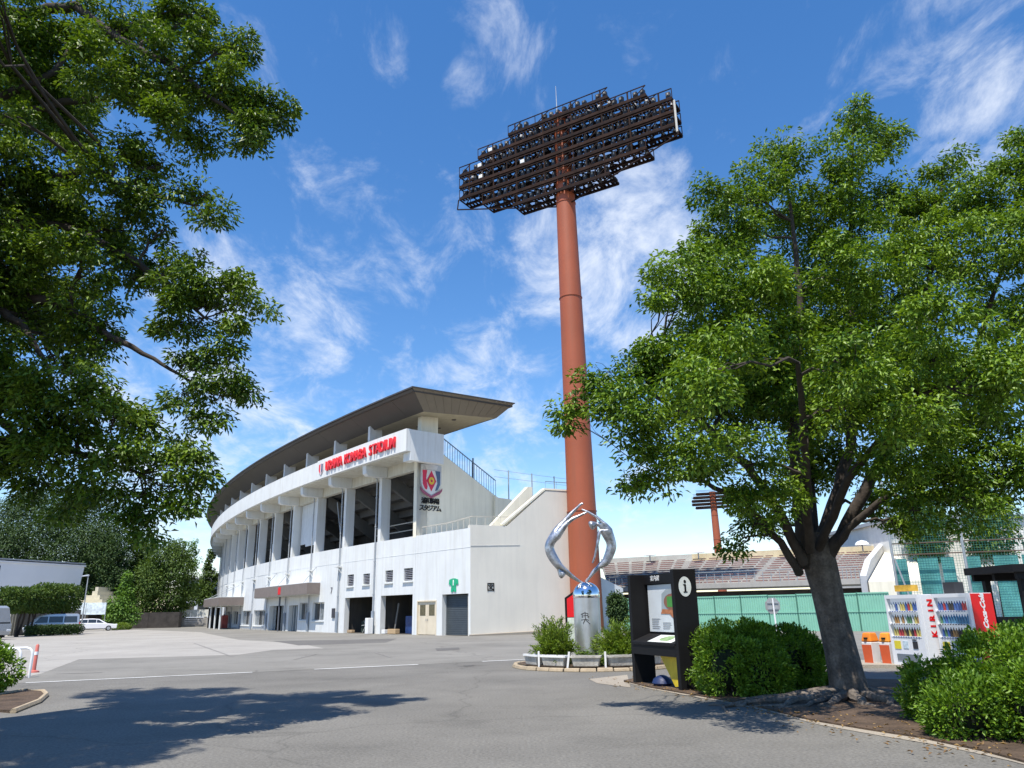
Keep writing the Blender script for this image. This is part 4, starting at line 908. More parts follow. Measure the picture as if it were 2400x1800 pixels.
def limb_tree(name, label, base, trunk, limbs, lobes, dens, m, bark, ctr, group=None, twigs=True, roots=None, **kw):
    t = thing(name, label, 'tree', base, 0, group)
    b = MB(); b.tube([p for p, r_ in trunk], [r_ for p, r_ in trunk], 20)
    b.build('trunk', bark, t, True)
    allp = [(Vector(p), r_) for p, r_ in trunk[-3:]]
    for lm in limbs:
        pts = [Vector(p) for p, r_ in lm]; rad = [r_ for p, r_ in lm]; fp, fr = [], []
        for i in range(len(pts) - 1):
            for k in range(4):
                q = pts[i].lerp(pts[i + 1], k / 4); rr = rad[i] + (rad[i + 1] - rad[i]) * k / 4
                q = q + Vector((random.uniform(-1, 1), random.uniform(-1, 1), random.uniform(-1, 1))) * rr * .35
                fp.append(q); fr.append(rr)
        fp.append(pts[-1]); fr.append(rad[-1])
        b = MB(); b.tube(fp, fr, 10); b.build('limb', BARKD, t, True); allp += list(zip(fp, fr))
    if twigs:
        b = MB()
        for c, r_ in lobes:
            c = Vector(c); rs = r_ if np.isscalar(r_) else r_[0]
            best = min(allp, key=lambda q: (q[0] - c).length + max(0, q[0].z - c.z) * .8)
            r0 = min(best[1] * .7, .028 + rs * .028)
            path = wob(best[0], c, 6, .07); b.tube(path, [r0 * (1 - .75 * i / 6) for i in range(7)], 6)
            for k in range(5):
                e = c + Vector(unit(1)[0]) * rs * .8; e.z = c.z + (e.z - c.z) * .7
                s_ = path[3 + k % 4]; b.tube(wob(s_, e, 4, .08), [r0 * .4, r0 * .33, r0 * .25, r0 * .16, .004], 5)
        b.build('branch', BARKD, t, True)['kind'] = 'stuff'
    if roots:
        b = MB()
        for rp in roots: b.tube([p for p, r_ in rp], [r_ for p, r_ in rp], 8)
        b.build('root', bark, t, True)['kind'] = 'stuff'
    crown('crown', lobes, dens, ctr, m, t, **kw)
    return t
def lobe(px, py, rp, Y):
    c = site(px, py, Y); dep = c.y * math.cos(PITCH) + (c.z - EYE) * math.sin(PITCH)
    return (tuple(c), rp * dep / FPX * .92)
# --- right-hand zelkova
rl = [(1830, 1165, 60, 12.6), (2160, 1195, 60, 12.5), (1750, 1165, 55, 12.4), (2300, 1205, 62, 12.2), (2000, 290, 75, 14.6), (1975, 380, 85, 14.2), (2070, 330, 60, 14.8), (1840, 360, 70, 14.0), (1800, 430, 95, 13.6), (1720, 480, 85, 13.4), (1650, 445, 40, 13.2), (1690, 560, 105, 13.8), (1860, 520, 130, 14.8), (2000, 500, 130, 14.4), (2100, 480, 90, 15.0), (2210, 390, 62, 14.6), (2190, 470, 80, 14.6), (2290, 470, 90, 13.5), (2380, 400, 80, 13.4), (2420, 330, 60, 13.4), (2440, 470, 120, 13.0),
      (1600, 650, 95, 11.8), (1640, 620, 80, 12.6), (1560, 690, 60, 11.6), (1740, 680, 150, 12.6), (1740, 640, 140, 15.5), (1900, 660, 160, 15.6), (2020, 640, 150, 13.0), (2150, 600, 140, 14.5), (2270, 590, 130, 13.0), (2400, 590, 130, 12.6), (1930, 780, 160, 14.6), (2080, 760, 150, 15.6),
      (1640, 790, 105, 12.8), (1700, 840, 130, 11.0), (1560, 850, 95, 11.8), (1500, 860, 85, 11.8), (1430, 870, 62, 12.0), (1390, 900, 50, 12.2), (1330, 950, 36, 12.4), (1310, 985, 26, 12.4), (1440, 940, 75, 11.6), (1520, 950, 95, 11.0), (1600, 930, 110, 13.8), (1700, 950, 130, 14.0),
      (1820, 900, 150, 14.0), (1850, 860, 150, 16.4), (1980, 900, 150, 16.4), (2000, 950, 130, 11.6), (2120, 900, 150, 11.4), (2180, 840, 130, 13.0), (2290, 880, 140, 12.4), (2400, 900, 150, 12.2), (2430, 760, 100, 12.6), (2330, 730, 90, 14.8), (2230, 960, 130, 15.0),
      (1480, 1030, 60, 11.4), (1560, 1040, 85, 11.8), (1470, 1125, 26, 11.8), (1500, 1130, 34, 11.7), (1555, 1110, 40, 11.8), (1630, 1085, 62, 12.0), (1660, 1040, 110, 10.8), (1745, 1160, 55, 13.4), (1765, 1230, 42, 13.6), (1760, 1090, 110, 12.0), (1720, 1285, 18, 13.4), (1780, 1220, 60, 15.0),
      (2110, 1040, 130, 11.8), (2230, 1060, 120, 12.4), (2350, 1040, 120, 12.2), (2140, 1140, 80, 13.0), (2060, 1180, 60, 15.0), (2240, 1140, 80, 13.6), (2330, 1140, 70, 13.0), (2420, 1100, 90, 12.0), (2120, 1230, 45, 14.0), (1890, 1010, 110, 15.0), (1960, 1090, 90, 15.5), (1880, 1120, 70, 15.8),
      (1800, 780, 130, 13.0), (2000, 850, 104, 10.2), (2200, 750, 112, 10.6), (1650, 900, 90, 9.8), (2350, 900, 104, 10.4), (1900, 960, 110, 12.8), (2150, 980, 88, 10.0)]
TB = Vector((5.86, 14.4, 0))
trunk = [(TB + Vector((0.04, 0, -.1)), .50), (TB + Vector((.02, 0, .05)), .41)] + [(site(x, y, 14.4), r_) for x, y, r_ in ((1992, 1625, .345), (1984, 1585, .305), (1972, 1530, .285), (1960, 1480, .275), (1948, 1430, .270), (1937, 1380, .275), (1924, 1330, .295), (1913, 1290, .30), (1906, 1250, .24))]
def LB(l): return [(site(x, y, Y), r_) for x, y, Y, r_ in l]
limbs = [LB([(1895, 1330, 14.35, 0.139), (1880, 1230, 14.2, 0.127), (1862, 1080, 14.0, 0.111), (1868, 900, 13.9, 0.089), (1876, 720, 13.8, 0.067), (1862, 560, 13.8, 0.044), (1840, 400, 13.9, 0.018)]),
         LB([(1915, 1330, 14.5, 0.134), (1935, 1230, 14.6, 0.113), (1990, 1060, 14.6, 0.104), (2000, 850, 14.6, 0.081), (1990, 600, 14.5, 0.052), (2000, 330, 14.6, 0.018)]),
         LB([(1930, 1310, 14.3, 0.134), (1985, 1230, 14.2, 0.113), (2060, 1090, 14.0, 0.104), (2180, 960, 13.8, 0.081), (2280, 850, 13.6, 0.063), (2400, 730, 13.4, 0.037)]),
         LB([(1880, 1320, 14.2, 0.103), (1840, 1220, 13.8, 0.086), (1750, 1090, 13.4, 0.074), (1640, 985, 13.2, 0.056), (1520, 920, 13.2, 0.037), (1400, 900, 13.3, 0.015)]),
         LB([(1875, 1345, 14.3, 0.085), (1830, 1270, 14.0, 0.067), (1745, 1180, 13.6, 0.056), (1650, 1130, 13.2, 0.037), (1540, 1110, 13.0, 0.015)]),
         LB([(1935, 1300, 14.3, 0.073), (2010, 1220, 13.8, 0.067), (2110, 1140, 13.2, 0.056), (2260, 1080, 12.8, 0.030)]),
         LB([(1900, 1290, 14.0, 0.091), (1890, 1150, 12.8, 0.073), (1880, 980, 11.8, 0.059), (1870, 850, 11.0, 0.037)]),
         LB([(1915, 1290, 14.2, 0.085), (1990, 1120, 12.8, 0.067), (2120, 960, 11.6, 0.052), (2200, 820, 10.9, 0.030)]),
         LB([(1905, 1280, 14.8, 0.091), (1900, 1080, 15.8, 0.073), (1880, 860, 16.2, 0.052), (1860, 700, 15.9, 0.030)])]
limbs += [LB([(2060, 1085, 14.0, .085), (2140, 820, 14.2, .065), (2195, 580, 14.5, .045), (2212, 380, 14.6, .018)]), LB([(2280, 850, 13.6, .05), (2345, 640, 13.4, .035), (2395, 420, 13.4, .016)])]
roots = []
for a, L_, r_ in ((3.4, 2.4, .10), (3.8, 2.0, .11), (4.2, 1.6, .10), (4.6, 1.3, .12), (5.0, 1.5, .11), (5.4, 1.9, .10), (5.9, 1.7, .10), (3.1, 1.7, .11), (2.4, 1.0, .10), (.3, 1.0, .1), (3.6, 2.9, .07), (4.0, 2.3, .06), (5.2, 1.2, .07)):
    pts = []
    for k in range(7):
        f = k / 6; a2 = a + random.uniform(-.12, .12) * f * 2
        pts.append((TB + Vector((math.cos(a2) * (.3 + L_ * f), math.sin(a2) * (.3 + L_ * f) * .8, .12 * (1 - f) - .01 + .02 * random.random())), r_ * (1 - .75 * f)))
    roots.append(pts)
limb_tree('zelkova_tree', 'large zelkova tree with thick bare trunk beside the black information stand', TB, trunk, limbs, [lobe(*q) for q in rl], 43, LEAF_R, BARK, (6.0, 14.0, 5.5), roots=roots, per=115, tl=.27, leaf=(.100, .046))
# --- left-hand zelkova, trunk outside the frame
ll = [(40, 60, 130, 11.0), (180, 90, 130, 11.6), (330, 60, 110, 11.6), (430, 30, 90, 11.8), (480, 30, 35, 12.0), (380, 130, 110, 11.0), (500, 120, 80, 11.4), (575, 110, 45, 11.6), (540, 200, 80, 11.2), (590, 250, 65, 11.4), (650, 250, 42, 11.5), (660, 290, 32, 11.5), (600, 310, 55, 11.2), (570, 340, 28, 11.3), (470, 240, 85, 11.6), (360, 220, 95, 11.8), (380, 270, 60, 10.8), (250, 160, 110, 10.6), (120, 220, 120, 11.6), (450, 335, 48, 11.8), (480, 345, 28, 11.9), (420, 320, 30, 11.6),
      (60, 360, 130, 11.0), (180, 330, 90, 12.0), (220, 420, 95, 10.6), (90, 490, 140, 11.6), (330, 355, 55, 11.2), (370, 385, 36, 11.4), (350, 420, 30, 11.3), (280, 350, 45, 11.0), (200, 520, 90, 11.8), (300, 470, 55, 11.0), (340, 500, 55, 11.2), (370, 540, 40, 11.2), (280, 540, 65, 12.0), (420, 445, 36, 11.0), (470, 455, 40, 11.1), (510, 490, 36, 11.1), (480, 510, 30, 11.0),
      (60, 640, 140, 11.0), (190, 610, 110, 10.8), (300, 610, 65, 11.6), (320, 660, 45, 11.6), (420, 620, 50, 11.2), (470, 650, 55, 11.0), (560, 660, 50, 11.2), (590, 710, 50, 11.2), (560, 780, 45, 11.1), (500, 720, 70, 11.6), (420, 690, 70, 11.0), (370, 650, 50, 12.0), (400, 760, 50, 11.2), (450, 770, 35, 11.3), (550, 820, 28, 11.2),
      (90, 760, 110, 11.4), (200, 740, 90, 11.0), (230, 820, 60, 11.2), (130, 850, 70, 12.2), (440, 830, 55, 11.0), (500, 840, 40, 11.2), (480, 900, 50, 11.0), (540, 910, 55, 11.2), (590, 920, 38, 11.2), (420, 925, 32, 11.0), (500, 980, 42, 11.0), (460, 970, 30, 11.0),
      (100, 920, 110, 10.2), (200, 910, 90, 10.0), (260, 930, 60, 9.9), (30, 900, 80, 10.4), (310, 970, 60, 10.6), (350, 990, 45, 10.8), (150, 1030, 110, 10.4), (260, 1050, 80, 10.0), (350, 1060, 65, 10.6), (60, 1060, 90, 11.0), (400, 1090, 60, 10.6), (450, 1080, 45, 10.8), (420, 1040, 45, 11.2), (470, 1120, 36, 10.8), (310, 1140, 60, 10.6), (200, 1140, 80, 10.6), (90, 1130, 60, 11.0), (380, 1180, 45, 10.6), (440, 1195, 36, 10.7), (330, 1215, 40, 10.6), (350, 1250, 26, 10.6), (290, 1210, 32, 10.6), (150, 1190, 55, 10.9), (440, 1150, 30, 10.8),
      (-60, 100, 180, 10.6), (-80, 350, 180, 10.4), (-60, 600, 180, 10.6), (-70, 850, 170, 10.4), (-70, 1050, 130, 10.6), (-200, 300, 200, 10.0), (-200, 700, 200, 10.2), (-50, 200, 150, 13.0), (60, 500, 140, 13.2), (100, 700, 130, 13.2), (150, 250, 120, 13.2), (-250, 950, 170, 10.0)]
LT = Vector((-10.4, 10.6, 0))
trunkL = [(LT + Vector((0, 0, -.1)), .55), (LT + Vector((0, 0, .3)), .40), (LT + Vector((.05, 0, 1.5)), .34), (LT + Vector((.15, 0, 3.0)), .34), (LT + Vector((.3, .1, 4.2)), .30), (LT + Vector((.4, .1, 5.5)), .26), (LT + Vector((.4, .1, 7.5)), .20), (LT + Vector((.5, .1, 9.5)), .14)]
def T_(z): return (LT + Vector((.35, .1, z)))
limbsL = [[(T_(8.5), .15)] + LB([(-60, 40, 11.2, .115), (90, 25, 11.3, .10), (180, 15, 11.3, .085), (290, 100, 11.2, .07), (400, 150, 11.2, .055), (480, 220, 11.2, .04), (560, 270, 11.2, .02)]),
          [(T_(7.2), .14)] + LB([(-40, 240, 11.0, .08), (60, 205, 11.0, .065), (130, 165, 11.1, .05), (180, 90, 11.2, .03)]),
          [(T_(7.0), .13)] + LB([(-30, 290, 11.3, .08), (150, 240, 11.4, .065), (280, 225, 11.5, .045), (420, 315, 11.7, .02)]),
          [(T_(5.2), .15)] + LB([(-60, 680, 11.0, .10), (60, 690, 11.0, .085), (160, 725, 11.0, .07), (260, 790, 11.0, .055), (360, 840, 11.0, .032), (440, 890, 11.0, .02), (520, 930, 11.1, .008)]),
          [(T_(5.0), .13)] + LB([(-40, 700, 10.8, .07), (50, 760, 10.7, .055), (90, 820, 10.6, .04), (120, 870, 10.4, .02)]),
          [(T_(6.0), .14)] + LB([(-30, 520, 11.4, .09), (150, 530, 11.4, .07), (300, 600, 11.3, .06), (400, 670, 11.2, .045), (480, 745, 11.2, .02)]),
          [(T_(6.4), .12)] + LB([(0, 430, 11.3, .08), (200, 400, 11.2, .06), (330, 450, 11.1, .04), (450, 480, 11.1, .02)]),
          [(T_(3.8), .14)] + LB([(-60, 940, 10.8, .07), (40, 1020, 10.7, .05), (180, 1060, 10.5, .04), (330, 1110, 10.6, .02)])]
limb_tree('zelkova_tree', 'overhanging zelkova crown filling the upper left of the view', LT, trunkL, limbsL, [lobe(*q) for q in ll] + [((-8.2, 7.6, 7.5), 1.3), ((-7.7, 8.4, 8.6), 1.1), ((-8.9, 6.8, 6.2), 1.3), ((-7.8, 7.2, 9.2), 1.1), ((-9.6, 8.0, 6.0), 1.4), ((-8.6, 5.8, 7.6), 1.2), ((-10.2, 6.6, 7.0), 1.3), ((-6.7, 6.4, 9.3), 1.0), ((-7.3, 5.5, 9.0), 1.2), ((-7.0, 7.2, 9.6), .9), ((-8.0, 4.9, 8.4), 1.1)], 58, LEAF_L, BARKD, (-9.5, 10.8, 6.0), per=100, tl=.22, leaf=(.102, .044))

# --- fallen leaves along the bed edge
kl = 420; tl_ = rng.random(kl) * (len(front) - 1); il = np.minimum(tl_.astype(int), len(front) - 2); fl_ = tl_ - il
fa = np.array([tuple(v) for v in front]); pl_ = fa[il] * (1 - fl_)[:, None] + fa[il + 1] * fl_[:, None] + np.stack([rng.normal(0, .4, kl), rng.normal(.25, .55, kl), np.zeros(kl)], 1); pl_[:, 2] = .036
lit = leaf_mesh('leaf_litter', pl_, np.stack([rng.normal(size=kl), rng.normal(size=kl), rng.normal(0, .12, kl)], 1), np.stack([rng.normal(0, .25, kl), rng.normal(0, .25, kl), np.ones(kl)], 1), rng.uniform(.04, .09, kl), rng.uniform(.02, .04, kl), leaf_mat('dry_leaf', (.16, .09, .035), (.30, .20, .08), .1, .7))
tag(lit, 'brown fallen leaves scattered along the edge of the planting bed', 'leaf litter', kind='stuff')
# --- clipped shrubs
def shrub(name, label, blobs, n, m, leaf, group=None, depth=.22, base=None, flat_top=None):
    base = base or (blobs[0][0][0], blobs[0][0][1], 0)
    t = thing(name, label, 'shrub', base, 0, group)
    P_, D_, N_ = [], [], []
    tot_ = sum(r_[0] * r_[2] + r_[1] * r_[2] + r_[0] * r_[1] for c, r_ in blobs)
    for c, r_ in blobs:
        npad = int(n / 62 * (r_[0] * r_[2] + r_[1] * r_[2] + r_[0] * r_[1]) / tot_)
        d = unit(npad); d = np.sign(d) * np.abs(d) ** .78; d /= np.linalg.norm(d, axis=1, keepdims=True) ** .6
        pc = np.array(c) + d * np.array(r_) * (.90 - .16 * rng.random(npad) ** 2 + .10 * (rng.random(npad) < .12) * rng.random(npad))[:, None]
        for i in range(npad):
            if pc[i, 2] < .02: continue
            k = int(rng.integers(38, 84)); q = rng.uniform(.09, .19); dv = unit(k)
            g_ = d[i] / np.array(r_); g_ = g_ / np.linalg.norm(g_)
            dv = dv + g_ * .35; dv /= np.linalg.norm(dv, axis=1, keepdims=True)
            p = pc[i] + dv * q * (rng.random(k) ** .35)[:, None]; ok = p[:, 2] > .04
            P_.append(p[ok]); D_.append((dv * .9 + g_ * .5 + unit(k) * .55 + np.array([0, 0, .25]))[ok]); N_.append((dv + g_ * .5 + unit(k) * .5 + np.array([0, 0, .45]))[ok])
    p = np.concatenate(P_); k = len(p)
    leaf_mesh('foliage', p, np.concatenate(D_), np.concatenate(N_), leaf[0] * rng.uniform(.7, 1.3, k), leaf[1] * rng.uniform(.8, 1.2, k), m, t)
    b = MB()
    for c, r_ in blobs:
        for i in range(14):
            e = Vector(c) + Vector([float(x) for x in unit(1)[0] * np.array(r_) * .75]); e.z = max(e.z, .25)
            s_ = Vector((c[0] + random.uniform(-.3, .3) * r_[0], c[1] + random.uniform(-.3, .3) * r_[1], 0))
            b.tube([s_, s_.lerp(e, .5) + Vector((0, 0, .08)), e], [.025, .016, .006], 5)
    b.build('stem', BARKD, t)['kind'] = 'stuff'
    b = MB()   # solid dark core standing for the shaded inside of the shrub
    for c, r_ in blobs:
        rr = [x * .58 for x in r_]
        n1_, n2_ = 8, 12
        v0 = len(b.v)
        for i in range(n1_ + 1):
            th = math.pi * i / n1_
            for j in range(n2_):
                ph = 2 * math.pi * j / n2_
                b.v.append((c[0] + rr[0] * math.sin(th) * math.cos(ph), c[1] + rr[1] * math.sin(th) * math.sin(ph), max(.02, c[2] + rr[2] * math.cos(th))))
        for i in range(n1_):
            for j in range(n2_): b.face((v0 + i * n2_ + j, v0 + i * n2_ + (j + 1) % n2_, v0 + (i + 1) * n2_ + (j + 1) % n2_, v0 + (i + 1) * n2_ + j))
    b.build('shade_core', mat('shrub_core_shade', (.014, .022, .008), 1.0, var=.4, scale=8, bump=1, bscale=20), t)
    return t
shrub('clipped_shrub', 'broad clipped green shrub between information stand and zelkova trunk', [((4.35, 15.95, .55), (.95, .85, .80)), ((5.2, 16.3, .52), (1.0, .8, .74)), ((3.98, 15.2, .48), (.55, .50, .62)), ((4.55, 14.95, .45), (.50, .45, .55)), ((5.9, 16.6, .45), (.7, .6, .6))], 46000, LEAF_B, (.072, .034))
shrub('clipped_shrub', 'large clipped shrub at the right edge in front of vending machines', [((6.75, 10.9, .52), (.95, .95, .70)), ((7.9, 11.2, .62), (1.1, 1.1, .84)), ((6.05, 11.5, .36), (.55, .6, .50)), ((5.55, 10.15, .30), (.45, .40, .40)), ((6.3, 9.75, .36), (.6, .5, .5)), ((7.2, 9.9, .45), (.9, .7, .62))], 64000, LEAF_B, (.066, .033))
shrub('clipped_shrub', 'small bright shrub at the left edge in front of the white barrier', [((-12.0, 17.6, .52), (.95, .9, .66)), ((-11.7, 17.2, .68), (.5, .5, .42)), ((-12.9, 17.6, .6), (.9, .9, .75))], 20000, LEAF_B, (.080, .040))
def grassy(name, label, c, r_, n, L_=.5):
    t = thing(name, label, 'shrub', (c[0], c[1], .1), 0, 'shrubs beside the sculpture pillar')
    b = MB(); PO, DI, NO = [], [], []; ns = max(16, n // 75)
    for i in range(ns):
        d = unit(1)[0]; d[2] = abs(d[2]) * .9 + .15; f = rng.uniform(.6, 1.18)
        e = Vector(c) + Vector([float(x) for x in d * np.array(r_) * f])
        s_ = Vector((c[0] + random.uniform(-.22, .22), c[1] + random.uniform(-.22, .22), .1)); m_ = s_.lerp(e, .55) + Vector((0, 0, .12))
        b.tube([s_, m_, e], [.012, .008, .003], 4)
        k = 75; tt = rng.random(k) ** .7 * .85 + .15
        s3, m3, e3 = (np.array(q) for q in (s_, m_, e))
        p = ((1 - tt) ** 2)[:, None] * s3 + (2 * tt * (1 - tt))[:, None] * m3 + (tt ** 2)[:, None] * e3 + rng.normal(size=(k, 3)) * .045
        ax = (e3 - m3) / np.linalg.norm(e3 - m3)
        PO.append(p); DI.append(ax * .9 + unit(k) * .75 + np.array([0, 0, .25])); NO.append(unit(k) * .6 + np.array([0, 0, .8]))
    p = np.concatenate(PO); k = len(p)
    leaf_mesh('foliage', p, np.concatenate(DI), np.concatenate(NO), rng.uniform(.07, .15, k), rng.uniform(.018, .034, k), LEAF_G, t)
    b.build('stem', mat('green_stem', (.09, .09, .03), .8), t)['kind'] = 'stuff'
grassy('feathery_shrub', 'feathery yellow green shrub left of the sculpture pillar', (1.12, 23.15, .25), (.62, .6, 1.05), 7500)
grassy('feathery_shrub', 'feathery yellow green shrub right of the sculpture pillar', (3.0, 22.8, .25), (.80, .65, .95), 8500)
grassy('low_plant', 'low leafy plants along the troughs of the sculpture bed', (2.2, 22.2, .15), (1.3, .25, .28), 1800)

# ------------------------------------------------------------------ trees of the background
def bg_tree(label, px, py0, py1, wpx, Y, m, dens=1.0, leaf=.34, shape='round', name='background_tree', group='trees behind the parking lot'):
    top = site(px, py0, Y); bot = site(px, py1, Y); dep = Y * math.cos(PITCH); w_ = wpx * dep / FPX / 2
    h0, h1 = max(.3, bot.z), top.z; base = Vector((bot.x, Y, 0))
    t = thing(name, label, 'tree', base, 0, group)
    b = MB(); b.tube([base, base + Vector((.1, 0, h1 * .4)), base + Vector((0, 0, h1 * .8))], [max(.12, h1 * .02), h1 * .014, .05], 8); b.build('trunk', BARKD, t, True)
    lobes = []
    nl = 16
    for i in range(nl):
        f = (i + .5) / nl; z = h0 + (h1 - h0) * f
        if shape == 'cone': rr = w_ * (1 - f) * .9 + .3
        else: rr = w_ * math.sin(math.pi * (.12 + .80 * f)) ** .6
        for q in range(3):
            a = random.uniform(0, 6.28); k = rr * random.uniform(.35, .7)
            lobes.append(((base.x + math.cos(a) * k, Y + math.sin(a) * k, z + random.uniform(-.3, .3)), max(.45, rr * random.uniform(.38, .55))))
    P_, D_, N_ = [], [], []
    for c, r_ in lobes:
        k = int(70 * dens * r_ ** 1.4 / leaf ** 1.2 * .55) + 8
        d = unit(k); p = np.array(c) + d * r_ * (rng.random(k) ** .35)[:, None] * np.array([1, 1, .8])
        P_.append(p); D_.append(d + unit(k) * .8 - np.array([0, 0, .3])); N_.append(d + np.array([0, 0, .9]) + unit(k) * .5)
    p = np.concatenate(P_); k = len(p)
    leaf_mesh('crown', p, np.concatenate(D_), np.concatenate(N_), leaf * rng.uniform(.7, 1.4, k), leaf * .6 * rng.uniform(.7, 1.3, k), m, t)
    return t
bg_tree('tall dark evergreen at far left above the white hall', 40, 1150, 1420, 230, 128, LEAF_D)
bg_tree('broad dark evergreen rising behind the right end of the white hall', 165, 1145, 1440, 260, 126, LEAF_D)
bg_tree('dark evergreen behind the lamp post right of the white hall', 235, 1260, 1450, 130, 122, LEAF_D)
bg_tree('olive green tree in front of the evergreens, left of centre in the grove', 310, 1255, 1445, 130, 134, LEAF_M)
bg_tree('dense mid green tree beside the ramp parapet', 385, 1275, 1450, 150, 122, LEAF_M)
bg_tree('slender light green treetop standing above the grove', 432, 1268, 1420, 60, 140, LEAF_Y, .5)
bg_tree('bright green tree against the curved stadium end', 485, 1290, 1408, 75, 138, LEAF_M, shape='cone')
bg_tree('small bright green conical tree behind the white car', 285, 1345, 1452, 95, 108, LEAF_Y, .8, .35, 'cone')
bg_tree('thin tree behind the green net fence at the right', 2175, 1150, 1300, 130, 62, LEAF_M, .5, .3, group='trees behind the net fence')
bg_tree('leafy tree behind the net fence at the right edge', 2330, 1150, 1310, 150, 60, LEAF_M, .5, .3, group='trees behind the net fence')
# ------------------------------------------------------------------ vending machines, bins, shelter
VW = mat('vending_white', (.76, .77, .79), .3, var=.03); VRED = mat('vending_red', (.70, .006, .010), .28, var=.03); VDK = mat('vending_dark', (.03, .03, .035), .4)
VIN = mat('vending_interior', (.42, .45, .50), .5, var=.05, emit=(.75, .85, 1.0, .25))
BOT = [mat('bottle_%s' % n, c, .25, var=.2, scale=20) for n, c in (('blue', (.06, .12, .34)), ('red', (.36, .05, .06)), ('green', (.09, .20, .11)), ('amber', (.32, .19, .08)), ('pale', (.50, .55, .57)), ('yellow', (.46, .40, .14)), ('black', (.05, .045, .045)), ('cyan', (.09, .24, .40)))]
def vending(label, fl, ang, w_, d_, h, sidem, rowcols, seed):
    wd = Vector((math.sin(R(ang)), -math.cos(R(ang)), 0)); dd = Vector((-wd.y, wd.x, 0)); O = Vector((fl[0], fl[1], 0))
    v = thing('vending_machine', label, 'vending machine', O + wd * w_ / 2 + dd * d_ / 2, 0, 'drink vending machines')
    def Q(a, d, z): return O + wd * a + dd * d + Vector((0, 0, z))
    def bx(n, a0, a1, d0, d1, z0, z1, m, par=v, bev=0):
        b = MB(); b.hexa([Q(a0, d0, z0), Q(a1, d0, z0), Q(a1, d1, z0), Q(a0, d1, z0), Q(a0, d0, z1), Q(a1, d0, z1), Q(a1, d1, z1), Q(a0, d1, z1)]); return b.build(n, m, par, bevel=bev)
    bx('cabinet', 0, w_, .14, d_, .06, h, VW, bev=.012)
    bx('front_frame', 0, .06, 0, .138, .06, h, VW); bx('front_frame', w_ - .06, w_, 0, .138, .06, h, VW); bx('front_frame', .06, w_ - .06, 0, .138, h - .09, h, VW)
    bx('lower_front', .06, w_ - .06, 0.005, .138, .06, .76, VW)
    bx('display_back', .06, w_ - .06, .12, .138, .76, h - .09, VIN)
    bx('foot', .05, w_ - .05, .05, d_ - .05, 0, .06, VDK)
    bx('side_skin', w_ + .001, w_ + .012, .10, d_ - .01, .07, h - .01, sidem)
    rnd = random.Random(seed)
    for r_ in range(3):
        z = .80 + r_ * .315
        bx('shelf', .06, w_ - .06, .0, .118, z - .035, z, VW)
        n = 11
        for k in range(n):
            a = .10 + (w_ - .20) * (k + .5) / n; c = rnd.choice(rowcols[r_]); hh = .21 + .02 * rnd.random()
            b = MB(); b.lathe(Q(a, .065, z), [(.029, 0), (.031, .02), (.031, hh * .62), (.026, hh * .75), (.012, hh * .86), (.012, hh)], 8); b.build('bottle', BOT[c], v)
        for k in range(n):
            a = .10 + (w_ - .20) * (k + .5) / n
            bx('button', a - .02, a + .02, -.008, -.001, z - .028, z - .008, BOT[0] if r_ != 1 else VDK)
    bx('coin_panel', w_ * .66, w_ * .80, -.006, .004, .50, .68, VDK); bx('bill_slot', w_ * .66, w_ * .78, -.006, .004, .70, .73, VDK)
    bx('price_card', .12, .34, -.005, .004, .48, .68, mat('price_yellow', (.72, .60, .04), .5)); bx('price_card', .42, .6, -.005, .004, .5, .68, mat('price_pale', (.55, .66, .72), .5, var=.3, scale=14))
    bx('pickup_door', .16, w_ - .2, -.008, .004, .20, .36, mat('pickup_flap', (.16, .19, .22), .25))
    return v, Q
lm_side = WHITEP
v1, Q1 = vending('white drink vending machine with red letters on its side, left of the red one', (9.93, 21.19), 16, 1.15, .75, 1.83, VW, ([3, 5, 4, 6, 1], [3, 5, 4, 2, 4], [1, 0, 0, 4, 5]), 3)
v2, Q2 = vending('drink vending machine with bright red side panel and white script', (10.62, 20.10), 16, 1.1, .75, 1.83, VRED, ([6, 3, 2, 6, 0], [7, 7, 7, 2, 0], [1, 1, 0, 0, 6]), 5)
b = MB(); b.hexa([Q1(1.163, .42, .08), Q1(1.163, .74, .08), Q1(1.167, .74, .08), Q1(1.167, .42, .08), Q1(1.163, .60, 1.80), Q1(1.163, .74, 1.80), Q1(1.167, .74, 1.80), Q1(1.167, .60, 1.80)]); b.build('side_stripe', VRED, v1)
sdir = (Q1(0, 1, 0) - Q1(0, 0, 0)); wdir = (Q1(1, 0, 0) - Q1(0, 0, 0))
for i, ch in enumerate('KIRIN'):
    text_obj(ch, .24, VRED, 'letter', v1, Q1(1.168, .36, .86 + i * .19), (0, 0, 1), -sdir, .004, bold=.01)
text_obj('Coca-Cola', .19, WHITEP, 'script', v2, Q2(1.116, .42, 1.40), (0, 0, 1), -sdir, .006, shear=.35, bold=.008)
b = MB(); b.box(Q1(.45, .35, 2.0), (.5, .3, .16), Matrix.Rotation(R(-74), 3, 'Z')); tag(b.build('crate', mat('amber_crate', (.55, .33, .04), .5, var=.3, scale=9)), 'amber drinks crate on top of the left vending machine', 'crate')
b = MB(); b.box(Q2(.35, .40, 1.97), (.34, .3, .28), Matrix.Rotation(R(-74), 3, 'Z')); mbx = tag(b.build('notice_box', VDK), 'small dark box on top of the right vending machine', 'box')
